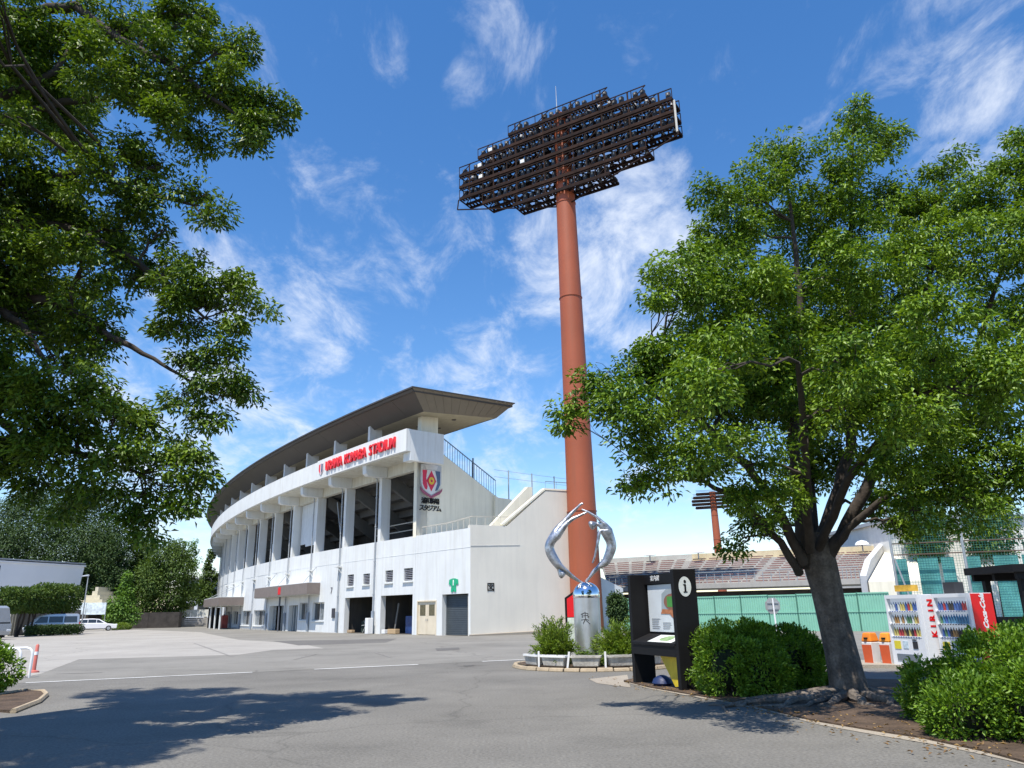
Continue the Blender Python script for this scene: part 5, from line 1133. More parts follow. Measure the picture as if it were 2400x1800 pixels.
for i, (x, y, lab, top) in enumerate(((9.72, 21.95, 'orange and white recycling bin at the left end of the vending machines', (.75, .22, .02)), (10.05, 21.62, 'orange and white recycling bin next to the left vending machine', (.80, .30, .03)))):
    rb = thing('recycling_bin', lab, 'bin', (x, y, 0), R(-64), 'recycling bins by the vending machines')
    b = MB(); b.hexa([Vector(p) for p in ((-.13, -.15, 0), (.13, -.15, 0), (.13, .15, 0), (-.13, .15, 0), (-.16, -.17, .62), (.16, -.17, .62), (.16, .17, .62), (-.16, .17, .62))]); local(b.build('bin_body', mat('bin_white', (.72, .70, .68), .5, var=.06), bevel=.02), rb)
    b = MB(); b.hexa([Vector(p) for p in ((-.165, -.175, .625), (.165, -.175, .625), (.165, .175, .625), (-.165, .175, .625), (-.12, -.13, .86), (.12, -.13, .86), (.12, .13, .86), (-.12, .13, .86))]); local(b.build('bin_lid', mat('bin_orange%d' % i, top, .4), bevel=.03), rb)
    b = MB(); b.hexa([Vector(p) for p in ((-.135, -.156, .05), (.135, -.156, .05), (.135, -.15, .05), (-.135, -.15, .05), (-.155, -.175, .55), (.155, -.175, .55), (.155, -.169, .55), (-.155, -.169, .55))]); local(b.build('bin_front', mat('bin_red_orange', (.60, .10, .03), .45)), rb)
    b = MB(); b.lathe((0, -.155, .72), [(.06, -.02), (.06, .02)], 12); local(b.build('bin_hole', BLACK), rb)
b = MB(); b.box((10.9, 21.6, .04), (3.4, 1.9, .09), Matrix.Rotation(R(-20), 3, 'Z')); struct(b.build('vending_plinth', SAND))
# black timber shelter
shl = thing('black_shelter', 'black timber framed shelter at the right edge beyond the vending machines', 'shelter', (13.6, 22, 0))
def sbx(n, a, c, m=BLACK): 
    b = MB(); b.hexa([Vector((a[0], a[1], a[2])), Vector((c[0], a[1], a[2])), Vector((c[0], c[1], a[2])), Vector((a[0], c[1], a[2])), Vector((a[0], a[1], c[2])), Vector((c[0], a[1], c[2])), Vector((c[0], c[1], c[2])), Vector((a[0], c[1], c[2]))]); return b.build(n, m, shl)
sbx('roof_slab', (13.35, 20.9, 2.38), (18, 23.2, 2.58)); 
for y in (21.0, 22.0, 23.0): sbx('roof_beam', (13.5, y, 2.2), (17.8, y + .12, 2.378))
for x in (13.62, 15.2):
    for y in (21.1, 22.7): sbx('post', (x, y, 0), (x + .16, y + .16, 2.198))
for y in (21.15, 22.75): sbx('handrail', (13.79, y, .95), (15.19, y + .06, 1.04))
sbx('bench_back', (13.9, 22.9, .4), (17.5, 22.98, 1.2), mat('dark_timber', (.05, .045, .04), .7, var=.3, scale=4))
b = MB(); b.box((14.2, 20.98, 1.12), (.3, .02, .3)); tag(b.build('notice_sheet', WHITEP), 'small white notice on the black shelter rail', 'notice')

# ------------------------------------------------------------------ green hoarding, sign back, net fence
GP = mat('green_hoarding', (.21, .46, .345), .55, var=.07, scale=1.2)
hd = thing('green_hoarding', 'long run of pale green corrugated site hoarding in front of the far stand', 'fence', (15, 54, 0))
hp = [Vector((8.05, 60.4, 0)), Vector((12.8, 56.6, 0)), Vector((18.5, 52.4, 0)), Vector((23.2, 48.8, 0))]
def along(pts, s):
    for i in range(len(pts) - 1):
        l_ = (pts[i + 1] - pts[i]).length
        if s <= l_ or i == len(pts) - 2: return pts[i].lerp(pts[i + 1], s / l_), (pts[i + 1] - pts[i]).normalized()
        s -= l_
totl = sum((hp[i + 1] - hp[i]).length for i in range(3)); npn = 10; pl = totl / npn
for k in range(npn):
    (p0, d0), (p1, d1) = along(hp, k * pl + .02), along(hp, (k + 1) * pl - .02)
    d = (p1 - p0).normalized(); n_ = Vector((d.y, -d.x, 0)); L_ = (p1 - p0).length; b = MB(); nr = 12
    zt = 2.34 + random.uniform(-.03, .03)
    for i in range(nr):
        a, c = p0 + d * (L_ * i / nr), p0 + d * (L_ * (i + 1) / nr)
        o0, o1 = n_ * (.035 if i % 2 else 0), n_ * (0 if i % 2 else .035)
        m1 = a.lerp(c, .35) + n_ * .035; m2 = a.lerp(c, .65) + n_ * .035
        for q, r_ in ((a, m1), (m1, m2), (m2, c)): b.quad(q, r_, r_ + Vector((0, 0, zt)), q + Vector((0, 0, zt)))
    b.build('hoarding_panel', GP, hd)
    b = MB(); b.bar(p0 - n_ * -.06, p0 + n_ * .06 + Vector((0, 0, zt + .04)), .05); b.build('hoarding_post', mat('dark_green_post', (.05, .16, .12), .5), hd)
    b = MB(); b.bar(p0 + n_ * .05 + Vector((0, 0, 1.2)), p1 + n_ * .05 + Vector((0, 0, 1.2)), .03, .09); b.bar(p0 + n_ * .05 + Vector((0, 0, zt - .05)), p1 + n_ * .05 + Vector((0, 0, zt - .05)), .03, .06); b.build('hoarding_rail', GP, hd)
sp = site(1820, 1470, 36); sb = thing('road_sign', 'back of a grey road sign on a thin white post before the hoarding', 'road sign', (sp.x, 36, 0))
b = MB(); b.tube([(sp.x, 36, 0), (sp.x - .04, 36, 1.95)], .035, 8); b.build('post', WHITEP, sb, True)
b = MB(); b.prism([Vector((sp.x - .05 + .36 * math.cos(a), 36.05, 1.62 + .38 * math.sin(a))) for a in [k * math.pi / 4 + math.pi / 8 for k in range(8)]], (0, .02, 0)); b.build('plate', mat('sign_back_grey', (.34, .35, .35), .55, metal=.3, var=.2, scale=5, streak=.3), sb)
b = MB(); b.bar((sp.x - .3, 36.03, 1.75), (sp.x + .2, 36.03, 1.75), .03, .05); b.bar((sp.x - .3, 36.03, 1.48), (sp.x + .2, 36.03, 1.48), .03, .05); b.build('bracket', STEEL, sb)
nf = thing('net_fence', 'tall green net fence on galvanised posts behind the vending machines', 'fence', (20, 34, 0))
nfp = [Vector((17.3, 35.5, 0)), Vector((19.9, 34.3, 0)), Vector((23.0, 33.2, 0)), Vector((26.0, 32.4, 0))]
for q in nfp:
    b = MB(); b.tube([q, q + Vector((0, 0, 7.2))], .065, 8); b.build('fence_post', STEEL, nf, True)
b = MB(); b.bar(nfp[0] + Vector((.05, -.05, 3.6)), nfp[0] + Vector((.75, -.4, 0)), .07); b.build('brace', STEEL, nf)
NETM = mat('green_net_cord', (.03, .16, .13), .7)
for i in range(3):
    p0, p1 = nfp[i], nfp[i + 1]; d = (p1 - p0); L_ = d.length; d.normalize(); b = MB()
    for k in range(int(L_ / .11) + 1):
        a = p0 + d * min(L_, k * .11); b.bar(a + Vector((0, 0, .1)), a + Vector((0, 0, 7.0)), .009)
    for k in range(62): b.bar(p0 + Vector((0, 0, .1 + k * .11)), p1 + Vector((0, 0, .1 + k * .11)), .009)
    b.build('net', NETM, nf)
    for z in (3.75, 4.25, 7.05):
        c = MB(); c.bar(p0 + Vector((0, 0, z)), p1 + Vector((0, 0, z)), .05); c.build('rail', mat('brown_rail', (.10, .07, .05), .7) if z < 5 else STEEL, nf)
    # lower wind screen sheets
    c = MB(); off = Vector((.25, .5, 0)); c.quad(p0 + off, p1 + off, p1 + off + Vector((0, 0, 3.6)), p0 + off + Vector((0, 0, 3.6)))
    c = MB()
    for q in range(3):
        a0, a1 = p0.lerp(p1, q / 3 + .01) + off, p0.lerp(p1, q / 3 + (.19 if q != 1 else .3)) + off; c = MB(); c.quad(a0, a1, a1 + Vector((0, 0, 3.6)), a0 + Vector((0, 0, 3.6))); c.build('screen_sheet', mat('teal_screen', (.10, .34, .33), .7, var=.5, scale=.9), nf)

# ------------------------------------------------------------------ far stand of the bowl
st = thing('far_stand', 'open seating stand with faded red bench rows behind the green hoarding', 'grandstand', (18, 64, 0))
SF = [Vector((8.2, 68.2, 0)), Vector((14.6, 62, 0)), Vector((21.6, 58, 0)), Vector((24.9, 56.4, 0))]
sbk = [Vector((9.0, 81, 0)), Vector((20.1, 74, 0)), Vector((29.1, 70, 0)), Vector((32.5, 68.6, 0))]
def SP(u_, f, z):   # u along the stand 0..1, f from front 0 to back 1
    k = u_ * 3; i = min(2, int(k)); t = k - i
    a = SF[i].lerp(SF[i + 1], t); c = sbk[i].lerp(sbk[i + 1], t); q = a.lerp(c, f); return Vector((q.x, q.y, z))
STC = mat('stand_concrete', (.37, .355, .33), .9, var=.12, scale=.5, streak=.2); BEN = mat('faded_red_bench', (.235, .120, .108), .7, var=.25, scale=1.5)
NR = 13
for r_ in range(NR):
    f0, f1 = r_ / NR, (r_ + 1) / NR; z = 3.15 + 3.0 * r_ / NR
    b = MB()
    for k in range(12):
        u0, u1 = k / 12, (k + 1) / 12
        b.quad(SP(u0, f0, z), SP(u1, f0, z), SP(u1, f1, z), SP(u0, f1, z)); b.quad(SP(u0, f0, z - .26), SP(u1, f0, z - .26), SP(u1, f0, z), SP(u0, f0, z))
    b.build('seat_tier', STC, st)
    b = MB()
    for k in range(24):
        u0, u1 = k / 24 + .004, (k + 1) / 24 - .004
        if k % 6 == 5: u1 -= .012
        b.hexa([SP(u0, f0 + .015, z + .12), SP(u1, f0 + .015, z + .12), SP(u1, f0 + .042, z + .12), SP(u0, f0 + .042, z + .12), SP(u0, f0 + .015, z + .19), SP(u1, f0 + .015, z + .19), SP(u1, f0 + .042, z + .19), SP(u0, f0 + .042, z + .19)])
    b.build('bench_row', BEN, st)
b = MB()
for k in range(12):
    u0, u1 = k / 12, (k + 1) / 12
    b.hexa([SP(u0, -.02, 3.02), SP(u1, -.02, 3.02), SP(u1, .0, 3.02), SP(u0, .0, 3.02), SP(u0, -.02, 3.36), SP(u1, -.02, 3.36), SP(u1, .0, 3.36), SP(u0, .0, 3.36)])
b.build('front_parapet', STC, st)
b = MB()
for k in range(12):
    u0, u1 = k / 12, (k + 1) / 12
    b.quad(SP(u0, .12, 0), SP(u1, .12, 0), SP(u1, .12, 2.8), SP(u0, .12, 2.8))
b.build('undercroft_wall', mat('undercroft_dark', (.07, .06, .06), .9, var=.4, scale=.7), st)
YB = mat('cream_back_wall', (.58, .50, .33), .8, var=.12, streak=.15); GB = mat('grey_back_wall', (.46, .46, .42), .85, var=.1)
b = MB(); c = MB()
for k in range(12):
    u0, u1 = k / 12, (k + 1) / 12; d = b if k > 2 else c
    d.hexa([SP(u0, 1.0, 5.6), SP(u1, 1.0, 5.6), SP(u1, 1.03, 5.6), SP(u0, 1.03, 5.6), SP(u0, 1.0, 6.62), SP(u1, 1.0, 6.62), SP(u1, 1.03, 6.62), SP(u0, 1.03, 6.62)])
b.build('back_parapet', YB, st); c.build('back_parapet', GB, st)
e0, e1 = SP(1, 0, 0), SP(1, 1, 0)
b = MB(); b.prism([e0, e0 + Vector((0, 0, 3.6)), e0.lerp(e1, .25) + Vector((0, 0, 4.9)), e1 + Vector((0, 0, 6.9)), e1], (.6, .3, 0)); b.build('end_wall', mat('stand_end_grey', (.52, .525, .53), .8, var=.05), st)
b = MB(); b.hexa([e0 + Vector((.65, .2, 0)), e0 + Vector((4.5, -.5, 0)), e1 + Vector((4.5, -.5, 0)), e1 + Vector((.65, .2, 0)), e0 + Vector((.65, .2, 3.2)), e0 + Vector((4.5, -.5, 3.2)), e1 + Vector((4.5, -.5, 6.4)), e1 + Vector((.65, .2, 6.4))]); b.build('end_block', CREAM, st)
for i, (u_, lab) in enumerate(((.14, 'leftmost white dome on top of the far stand'), (.27, 'second white dome on top of the far stand'), (.52, 'third white dome on the far stand, left of the tree trunk'), (.88, 'white dome on the far stand right of the tree trunk'))):
    q = SP(u_, .93, 6.1); sd_ = thing('roof_dome', lab, 'lamp', q, 0, 'white domes along the top of the far stand')  # plain white domes on posts, no light source in them
    b = MB(); b.lathe(q + Vector((0, 0, .55)), [(.62, 0), (.55, .18), (.35, .34), (.05, .42)], 14); b.build('dome_cover', mat('white_dome', (.74, .78, .84), .3), sd_, True)
    b = MB(); b.tube([q, q + Vector((0, 0, .6))], .06, 6); b.build('dome_post', STEEL, sd_)
b = MB()
for k in range(40):
    q = SP(k / 39, .0, 3.36)
    b.bar(q, q + Vector((0, 0, .75)), .04)
for k in range(12): b.bar(SP(k / 12, 0, 4.25), SP((k + 1) / 12, 0, 4.25), .05); b.bar(SP(k / 12, 0, 3.9), SP((k + 1) / 12, 0, 3.9), .03)
b.build('front_rail', STEEL, st)
# pale hall behind the net fence
ph = thing('pale_hall', 'pale flat roofed hall behind the green net fence at the right', 'building', (42, 70, 0))
b = MB(); b.box((44, 72, 4.2), (24, 16, 8.4)); b.build('wall', mat('pale_hall_wall', (.76, .75, .70), .8, var=.06, streak=.15), ph)
b = MB(); b.box((44, 72, 8.5), (24.6, 16.6, .3)); b.build('roof', PIPE, ph)
for k in range(5):
    b = MB(); b.box((34.5 + k * 4.2, 63.97, 5.6), (1.6, .1, 1.6)); b.build('window', GLASSD, ph)
# small dark conifer beside the ramp wall
bg_tree('dark rounded bush at the foot of the pale ramp wall', 1450, 1400, 1450, 42, 54, LEAF_D, 1.0, .16, name='dark_bush', group='bushes at the stadium end')

# ------------------------------------------------------------------ left background
A_, B_ = site(0, 1308, 96), site(199, 1322, 108)
A_ = Vector((A_.x, A_.y, 0)); B_ = Vector((B_.x, B_.y, 0)); dh = (B_ - A_).normalized(); nh = Vector((dh.y, -dh.x, 0)); A2 = A_ - dh * 26
wh = thing('white_hall', 'long white hall with overhanging upper storey at the left edge', 'building', (A_ + B_) / 2)
HALL = mat('hall_cladding', (.78, .79, .80), .6, var=.03, scale=.4)
def hb_(n, s0, s1, d0, d1, z0, z1, m, t0=0.0):
    b = MB(); p = lambda s, d, z: B_ - dh * s - nh * d + Vector((0, 0, z))
    b.hexa([p(s1, d0, z0), p(s0 + t0, d0, z0), p(s0 + t0, d1, z0), p(s1, d1, z0), p(s1, d0, z1), p(s0, d0, z1), p(s0, d1, z1), p(s1, d1, z1)]); return b.build(n, m, wh)
tlen = (B_ - A2).length
hb_('upper_storey', 0, tlen, 0, 12, 4.5, 8.4, HALL, .55)
hb_('roof_rim', -.15, tlen, -.12, 12, 8.402, 8.62, WHITEP); hb_('roof_rim', -.1, tlen, -.06, 12, 8.75, 8.92, PIPE)
hb_('lower_wall', 1.2, tlen, 1.4, 11, 0, 4.5, mat('hall_beige', (.50, .46, .38), .8, var=.1)); hb_('eave_band', .6, 12, -.04, 1.3, 4.28, 4.498, WHITEP)
for k in range(6): hb_('column', 2.5 + k * 3.2, 2.9 + k * 3.2, .35, .75, 0, 4.27, WHITE)
hb_('roof_unit', 12.5, 14.5, 3, 5, 8.93, 10.2, WHITEP); hb_('upper_window', 12.4, 14.4, -.03, .05, 7.3, 8.0, GLASSD)
# steps, banners, retaining wall
stp = thing('concrete_steps', 'pale concrete terrace steps right of the white hall', 'steps', (-56, 112, 0))
for k in range(5):
    a = site(172 + k * 4, 1410, 112); b_ = site(246, 1410, 112); z0, z1 = 2.9 + k * .62, 2.9 + (k + 1) * .62 - .02; sh_ = k * 1.1
    b = MB(); b.hexa([Vector((a.x, 112 + sh_, z0)), Vector((b_.x - k * 1.0, 112 + sh_, z0)), Vector((b_.x - k * 1.0, 120, z0)), Vector((a.x, 120, z0)), Vector((a.x, 112 + sh_, z1)), Vector((b_.x - k * 1.0, 112 + sh_, z1)), Vector((b_.x - k * 1.0, 120, z1)), Vector((a.x, 120, z1))]); b.build('step', mat('pale_step', (.58, .55, .44), .85, var=.1), stp)
rw = thing('retaining_wall', 'low retaining wall darkened for shade under the grove beside the stadium', 'wall', (-54, 118, 0))
RWM = mat('shaded_stone_wall', (.045, .040, .037), .95, var=.4, scale=1.2, bump=.6, bscale=5)  # stone colour darkened to stand for shade from the trees above
xs = [-66, -60, -54, -49.5]
for i in range(3):
    b = MB(); b.hexa([Vector((xs[i], 116, 0)), Vector((xs[i + 1] - .03, 116, 0)), Vector((xs[i + 1] - .03, 117, 0)), Vector((xs[i], 117, 0)), Vector((xs[i], 116, 2.2)), Vector((xs[i + 1] - .03, 116, 2.2)), Vector((xs[i + 1] - .03, 117, 2.2)), Vector((xs[i], 117, 2.2))]); b.build('wall_section', RWM, rw)
rp2 = thing('stone_ramp_wall', 'grey stone wall with pale fence boards left of the stadium entrance', 'wall', (-50, 122, 0))
for k in range(5):
    b = MB(); b.box((-51.0 + .1 * k, 123, .15 + k * .27), (13, .5 - .04 * k, .25)); b.build('stone_course', mat('grey_stone_course', (.26, .245, .22), .9, var=.35, scale=1.3, bump=.5, bscale=6), rp2)
for k in range(11):
    b = MB(); b.box((-56.5 + k * 1.05, 122.9, 2.0 + (.0 if 1 < k < 9 else -.3)), (.98, .1, 1.1 if 1 < k < 9 else .6)); b.build('fence_board', mat('pale_fence_board', (.55, .55, .50), .8, var=.2, scale=2), rp2)
for i, (x0, x1, lab) in enumerate(((168, 200, 'left of two white banners hung on the fence behind the silver van'), (203, 246, 'right of two white banners hung on the fence behind the white car'))):
    a, c = site(x0, 1413, 104), site(x1, 1440, 104); bn = MB(); bn.hexa([Vector((a.x, 104, c.z)), Vector((c.x, 104, c.z)), Vector((c.x, 104.04, c.z)), Vector((a.x, 104.04, c.z)), Vector((a.x, 104, a.z)), Vector((c.x, 104, a.z)), Vector((c.x, 104.04, a.z)), Vector((a.x, 104.04, a.z))])
    ba = thing('banner', lab, 'banner', ((a.x + c.x) / 2, 104, 0), 0, 'white banners on the fence'); bn.build('sheet', mat('banner_sheet', (.60, .68, .72), .6, var=.35, scale=2.2), ba)
    b = MB()
    for x in (a.x, c.x): b.bar((x, 104.06, 0), (x, 104.06, a.z), .06)
    b.build('post', STEEL, ba)
lp = site(200, 1400, 95); lpt = thing('lamp_post', 'thin grey lamp post at the right end of the white hall', 'lamp post', (lp.x, 95, 0))
b = MB(); b.tube([(lp.x, 95, 0), (lp.x, 95, 6.5)], [.09, .06], 8); b.build('post', STEEL, lpt, True)
b = MB(); b.hexa([Vector((lp.x - .7, 94.85, 6.45)), Vector((lp.x + .1, 94.85, 6.5)), Vector((lp.x + .1, 95.15, 6.5)), Vector((lp.x - .7, 95.15, 6.45)), Vector((lp.x - .7, 94.9, 6.55)), Vector((lp.x + .1, 94.9, 6.68)), Vector((lp.x + .1, 95.1, 6.68)), Vector((lp.x - .7, 95.1, 6.55))]); b.build('lamp_head', STEEL, lpt)
# far house
fh = thing('far_house', 'far pale building with dark window bands left of the stadium', 'building', (-62, 170, 0))
b = MB(); b.box((-62, 172, 4.6), (20, 8, 9.2)); b.build('wall', mat('far_house_wall', (.56, .60, .66), .7, var=.06), fh)
for z in (3.4, 6.3):
    for k in range(6): b = MB(); b.box((-70 + k * 3.2, 167.95, z), (2.4, .1, 1.3)); b.build('window', GLASSD, fh)
b = MB(); b.box((-62, 171.5, 9.35), (21, 9.5, .3)); b.build('roof', mat('far_roof_grey', (.3, .32, .36), .6), fh)
# clipped row of trees with screen wall
scr = thing('screen_wall', 'cream ribbed screen wall behind the clipped row of trees', 'wall', (-47, 82, 0))
p0, p1 = Vector((site(20, 1470, 78).x, 78, 0)), Vector((site(172, 1470, 90).x, 90, 0)); d = (p1 - p0).normalized(); Ls = (p1 - p0).length
for k in range(26):
    a, c = p0 + d * (Ls * k / 26 + .06), p0 + d * (Ls * (k + 1) / 26 - .06); n_ = Vector((d.y, -d.x, 0)) * .12
    b = MB(); b.hexa([a, c, c - n_, a - n_, a + Vector((0, 0, 2.7)), c + Vector((0, 0, 2.7)), c - n_ + Vector((0, 0, 2.7)), a - n_ + Vector((0, 0, 2.7))]); b.build('screen_slat', mat('cream_slat', (.52, .49, .40), .8, var=.12, streak=.3), scr)
b = MB(); q0, q1 = p0 - Vector((-.3, -.6, 0)), p1 - Vector((-.3, -.6, 0)); b.quad(q0, q1, q1 + Vector((0, 0, 2.5)), q0 + Vector((0, 0, 2.5))); b.build('screen_back', DARKCON, scr)
clab = ['leftmost tree', 'second tree from the left', 'third tree from the left', 'fourth tree from the left', 'fifth tree from the left', 'rightmost tree']
for k in range(6):
    f = k / 5; px = 20 + 135 * f; Y = 72 + 9 * f; c = site(px, 1415, Y); base = Vector((c.x, Y, 0))
    t = thing('clipped_tree', clab[k] + ' in the clipped row in front of the cream screen wall', 'tree', base, 0, 'clipped trees in a row')
    b = MB()
    for j in range(2):
        o = Vector((random.uniform(-.3, .3), random.uniform(-.2, .2), 0)); b.tube([base + o, base + o * 1.6 + Vector((random.uniform(-.3, .3), 0, 1.6)), base + o * 2 + Vector((random.uniform(-.5, .5), 0, 3.0))], [.12, .09, .05], 7)
    b.build('trunk', BARKD, t, True)
    kk_ = 2600; dv = unit(kk_); dv = np.sign(dv) * np.abs(dv) ** .7
    top = 3.3 if k < 3 else 3.55
    p = np.array([c.x, Y, top]) + dv * np.array([1.35, 1.2, 1.15 if k < 3 else 1.4]) * (rng.random(kk_) ** .3)[:, None]
    leaf_mesh('crown', p, dv + unit(kk_) * .8, dv + unit(kk_) * .6 + np.array([0, 0, .5]), rng.uniform(.16, .32, kk_), rng.uniform(.1, .18, kk_), LEAF_M if k % 2 else LEAF_Y if k == 3 else LEAF_M, t)
hq = site(112, 1478, 74); t = thing('low_hedge', 'low dark hedge at the foot of the clipped trees beside the silver van', 'hedge', (hq.x, 76, 0))
kk_ = 5000; p = np.stack([rng.uniform(hq.x - 1.7, hq.x + 1.2, kk_), rng.uniform(75, 76.6, kk_), rng.uniform(.1, .95, kk_) ** .8], 1); p[:, 1] += (p[:, 0] - hq.x) * 1.2
leaf_mesh('foliage', p, unit(kk_), unit(kk_) + np.array([0, 0, .8]), rng.uniform(.12, .22, kk_), rng.uniform(.07, .12, kk_), LEAF_D, t)
yq = site(285, 1466, 104); t = thing('yellow_shrub', 'low round yellow green shrub right of the white car', 'shrub', (yq.x, 104, 0))
kk_ = 1800; dv = unit(kk_); p = np.array([yq.x, 104, .35]) + dv * np.array([1.2, .8, .5]); p[:, 2] = np.maximum(p[:, 2], .1)
leaf_mesh('foliage', p, dv + unit(kk_) * .7, dv + np.array([0, 0, .5]), rng.uniform(.12, .22, kk_), rng.uniform(.07, .12, kk_), LEAF_G, t)

# ------------------------------------------------------------------ vehicles
TYRE = mat('tyre', (.02, .02, .02), .85); RIM = mat('rim', (.45, .46, .48), .35, metal=.7); TAIL = mat('tail_lamp', (.45, .01, .01), .25); HEADL = mat('head_lamp', (.7, .72, .75), .15)
def vehicle(name, label, cat, loc, rz, L_, W_, lower, cabin, wins, paint, wheels, wr, back_lamp=True):
    """lower/cabin: side profiles (x, z); cabin tapers inwards at the top"""
    v = thing(name, label, cat, loc, rz); h = W_ / 2
    b = MB(); b.prism([Vector((x, -h, z)) for x, z in lower], (0, W_, 0)); local(b.build('body', paint, bevel=.06, seg=3), v)
    zc0 = min(z for x, z in cabin); zc1 = max(z for x, z in cabin); hy = lambda z: h - .03 - .14 * (z - zc0) / max(.1, zc1 - zc0)
    b = MB(); n = len(cabin); b.add([Vector((x, -hy(z), z)) for x, z in cabin] + [Vector((x, hy(z), z)) for x, z in cabin], [tuple(range(n)), tuple(range(n, 2 * n))[::-1]] + [(i, (i + 1) % n, (i + 1) % n + n, i + n) for i in range(n)])
    local(b.build('cabin', paint, bevel=.05, seg=3), v)
    for poly in wins:
        for s_ in (-1, 1):
            b = MB(); b.prism([Vector((x, s_ * (hy(z) + .004), z)) for x, z in poly], (0, s_ * .01, 0)); local(b.build('side_window', GLASSD), v)
    (fx0, fz0), (fx1, fz1) = [(x, z) for x, z in cabin if z == zc0][-1], max([(x, z) for x, z in cabin if z > zc1 - .12], key=lambda q: q[0])
    def strip(x0, z0, x1, z1, nm, o):
        b = MB(); b.hexa([Vector((x0 + o, -hy(z0) + .1, z0)), Vector((x0 + o, hy(z0) - .1, z0)), Vector((x0, hy(z0) - .1, z0)), Vector((x0, -hy(z0) + .1, z0)), Vector((x1 + o, -hy(z1) + .1, z1)), Vector((x1 + o, hy(z1) - .1, z1)), Vector((x1, hy(z1) - .1, z1)), Vector((x1, -hy(z1) + .1, z1))]); local(b.build(nm, GLASSD), v)
    strip(fx0 - .06, fz0 + .06, fx1 - .0, fz1 - .08, 'windscreen', .07)
    bx0, bz0 = [(x, z) for x, z in cabin if z == zc0][0]; bx1, bz1 = min([(x, z) for x, z in cabin if z > zc1 - .12], key=lambda q: q[0])
    strip(bx0 + .03, bz0 + .06, bx1, bz1 - .08, 'rear_window', -.05)
    for x in wheels:
        for s_ in (-1, 1):
            b = MB(); b.tube([(x, s_ * (h - .2), wr), (x, s_ * (h + .012), wr)], wr, 20); wl = local(b.build('wheel', TYRE, smooth=True), v)
            b = MB(); b.tube([(x, s_ * (h + .0), wr), (x, s_ * (h + .025), wr)], wr * .62, 14); r_ = local(b.build('rim', RIM, smooth=True), wl)
    xf = max(x for x, z in lower); xb = min(x for x, z in lower); zl = .72
    for s_ in (-1, 1):
        b = MB(); b.box((xf - .08, s_ * (h - .22), zl), (.2, .36, .16)); local(b.build('headlight', HEADL, bevel=.03), v)
        b = MB(); b.box((xb + .05, s_ * (h - .12), zl + .25), (.14, .2, .42)); local(b.build('tail_light', TAIL, bevel=.02), v)
    return v
CARW = mat('car_white', (.78, .78, .80), .18, spec=.6, var=.02); CARS = mat('car_silver', (.46, .48, .51), .25, metal=.55, spec=.6, var=.03); BUSP = mat('bus_silver', (.35, .38, .42), .25, metal=.4, var=.05)
cq = gnd(222, 1479); ang = math.atan2(.5, .87)
vehicle('parked_car', 'white estate car parked beside the silver van', 'car', (cq.x, cq.y, 0), ang, 4.7, 1.78, [(-2.3, .3), (2.35, .28), (2.38, .55), (2.2, .78), (1.0, .92), (-2.35, .98), (-2.4, .55)], [(-2.25, .93), (1.25, .90), (.35, 1.42), (-.4, 1.50), (-1.7, 1.47), (-2.1, 1.3)], [[(-1.95, 1.0), (-.95, 1.0), (-.95, 1.38), (-1.65, 1.37), (-1.95, 1.22)], [(-.88, 1.0), (.0, 1.0), (.0, 1.38), (-.88, 1.4)], [(.07, 1.0), (.85, .98), (.28, 1.34), (.07, 1.37)]], CARW, (-1.4, 1.45), .32)
vq = gnd(118, 1489)
vehicle('parked_van', 'silver passenger van parked left of the white car', 'van', (vq.x, vq.y, 0), ang + math.pi, 4.8, 1.8, [(-2.35, .32), (2.3, .32), (2.4, .6), (2.25, 1.0), (1.7, 1.12), (-2.38, 1.12), (-2.42, .6)], [(-2.36, 1.08), (1.95, 1.06), (1.2, 1.92), (.6, 2.02), (-2.1, 2.02), (-2.3, 1.9)], [[(-2.15, 1.2), (-1.0, 1.2), (-1.0, 1.78), (-2.1, 1.78)], [(-.9, 1.2), (.3, 1.2), (.3, 1.78), (-.9, 1.78)], [(.4, 1.2), (1.5, 1.18), (1.05, 1.74), (.4, 1.78)]], CARS, (-1.55, 1.5), .34)
bq = gnd(10, 1500)
vehicle('parked_minibus', 'grey minibus with large dark windscreen cut off by the left edge', 'minibus', (bq.x - 3.9, bq.y + 1.4, 0), math.atan2(-.35, .94), 6.8, 2.1, [(-3.4, .35), (3.3, .35), (3.42, .7), (3.38, 1.25), (-3.4, 1.25), (-3.45, .7)], [(-3.4, 1.2), (3.36, 1.2), (3.05, 2.5), (2.7, 2.66), (-3.2, 2.66), (-3.38, 2.5)], [[(-3.1, 1.35), (-1.4, 1.35), (-1.4, 2.2), (-3.1, 2.2)], [(-1.3, 1.35), (.5, 1.35), (.5, 2.2), (-1.3, 2.2)], [(.6, 1.35), (2.9, 1.35), (2.7, 2.2), (.6, 2.2)]], BUSP, (-2.2, 2.2), .40)

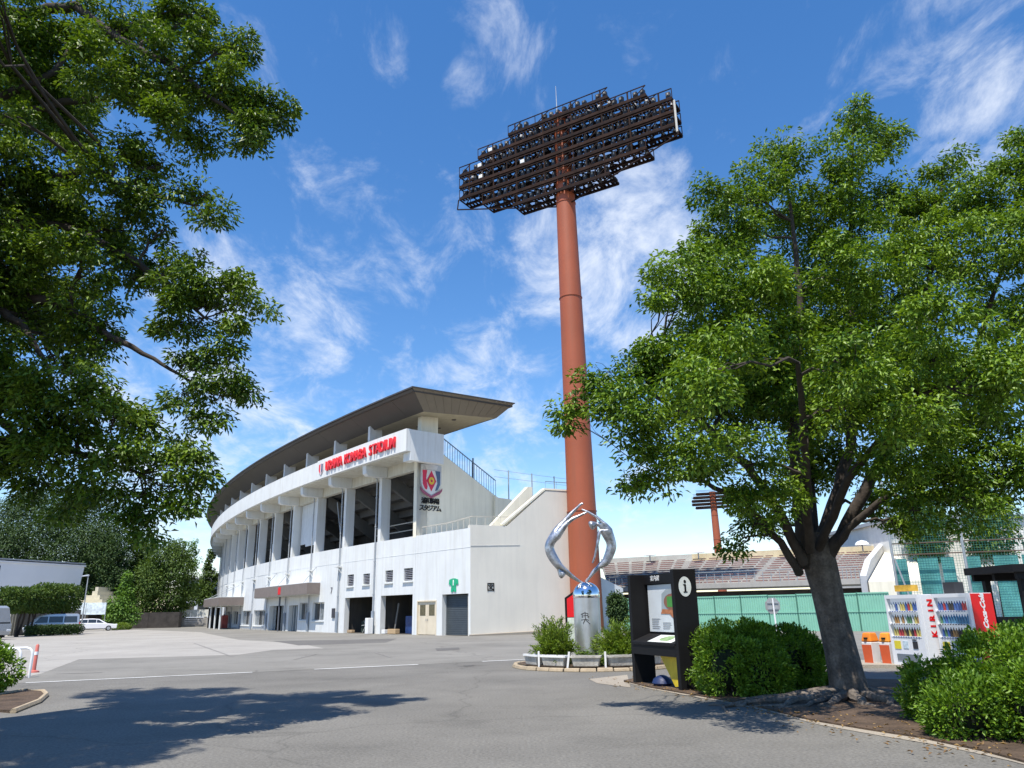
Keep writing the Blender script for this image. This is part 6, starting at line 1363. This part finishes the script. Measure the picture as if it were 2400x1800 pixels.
# ------------------------------------------------------------------ near left barrier, bollard, garage clutter
bq = gnd(40, 1591)
brr = thing('hoop_barrier', 'white tubular hoop barrier behind the left shrub', 'barrier', (bq.x - .5, bq.y, 0))
for i, o in enumerate((0, .28)):
    x1 = bq.x + o * .55; y0 = bq.y + o; pts = [(x1 - 1.5, y0, 0), (x1 - 1.5, y0, .62)] + [(x1 - 1.32 - .18 * math.cos(a), y0, .62 + .18 * math.sin(a)) for a in (.5, 1.0, 1.57)] + [(x1 - .18 + .18 * math.sin(a), y0, .62 + .18 * math.cos(a)) for a in (0, .5, 1.0, 1.57)] + [(x1, y0, 0)]
    b = MB(); b.tube(pts, .036, 8); b.build('hoop', WHITEP, brr, True)
q = gnd(30, 1583); bol = thing('red_bollard', 'faded red and white bollard behind the left shrub', 'bollard', (q.x, q.y + 1.0, 0))
b = MB(); b.lathe((q.x, q.y + 1, 0), [(.16, 0), (.15, .05), (.055, .08), (.05, .80), (.02, .84)], 12); b.build('post', mat('faded_red', (.50, .14, .11), .5, var=.15), bol, True)
b = MB(); b.lathe((q.x, q.y + 1, .52), [(.058, 0), (.058, .1)], 12); b.build('band', WHITEP, bol, True)
def clutter(name, label, cat, s, rho, z, build):
    o = Vector(P(s, rho, z)); b = MB(); build(b, o, tang(s), outw(s)); return b
def cbox(name, label, cat, s, rho, sz, m, z=.03):
    t, o = tang(s), outw(s); b = MB(); c = P(s, rho, z + sz[2] / 2)
    M = Matrix(((t.x, o.x, 0), (t.y, o.y, 0), (0, 0, 1))); b.box(c, sz, M); return tag(b.build(name, m, bevel=.02), label, cat)
cbox('cardboard_box', 'tan cardboard box on the sill of the right garage opening', 'box', 10.3, -2.25, (1.2, .4, .35), mat('cardboard', (.45, .32, .18), .8, var=.1))
cbox('plastic_tub', 'white plastic tub at the left side of the right garage opening', 'tub', 11.5, -2.2, (.5, .4, .3), WHITEP)
cbox('blue_tarp_stack', 'blue tarpaulin bundle inside the right garage', 'tarpaulin', 9.0, -3.4, (1.4, .9, 1.3), mat('blue_tarp', (.02, .05, .16), .5, var=.3, scale=3))
cbox('stacked_crate', 'dark stacked crates at the back of the right garage', 'crate', 7.9, -4.2, (.9, .9, 1.9), mat('dark_crate', (.06, .055, .05), .8))
cbox('white_drum', 'white drum with black base on the pier between the two garages', 'drum', 13.0, -1.55, (.5, .45, 1.2), WHITEP, .02)
cbox('green_net_heap', 'dark green net heap inside the left garage', 'net', 15.6, -3.6, (3.2, 1.2, .9), mat('dark_net', (.02, .035, .028), .9, var=.5, scale=5))
cbox('timber_scrap', 'short timber pieces at the left garage threshold', 'timber', 17.7, -2.3, (.9, .3, .22), mat('raw_timber', (.38, .27, .16), .8, var=.2))
tb = thing('folding_trestle', 'pale folding trestle standing in the left garage', 'trestle', P(16.2, -2.9, 0)); b = MB()
for a, c in (((16.7, .03), (15.8, 1.0)), ((15.7, .03), (16.5, 1.0)), ((16.9, .6), (15.5, .72)), ((16.2, .03), (16.1, .9))): b.bar(P(a[0], -2.9, a[1]), P(c[0], -2.9, c[1]), .04)
b.build('trestle_frame', mat('pale_tube', (.55, .55, .50), .5), tb)
b = MB(); b.bar(P(11.3, -2.9, .05), P(10.7, -2.9, 2.3), .06, .18); tag(b.build('leaning_plank', DARKCON), 'dark plank leaning inside the right garage', 'plank')
cbox('cabinet', 'red and grey cabinet under the far entrance canopy', 'cabinet', 60.5, -1.2, (1.6, .7, 1.6), mat('dull_red_cabinet', (.30, .06, .05), .5, var=.4, scale=2))
cbox('dark_booth', 'black booth standing under the far entrance canopy', 'booth', 66.0, -.6, (1.4, 1.6, 2.6), BLACK)
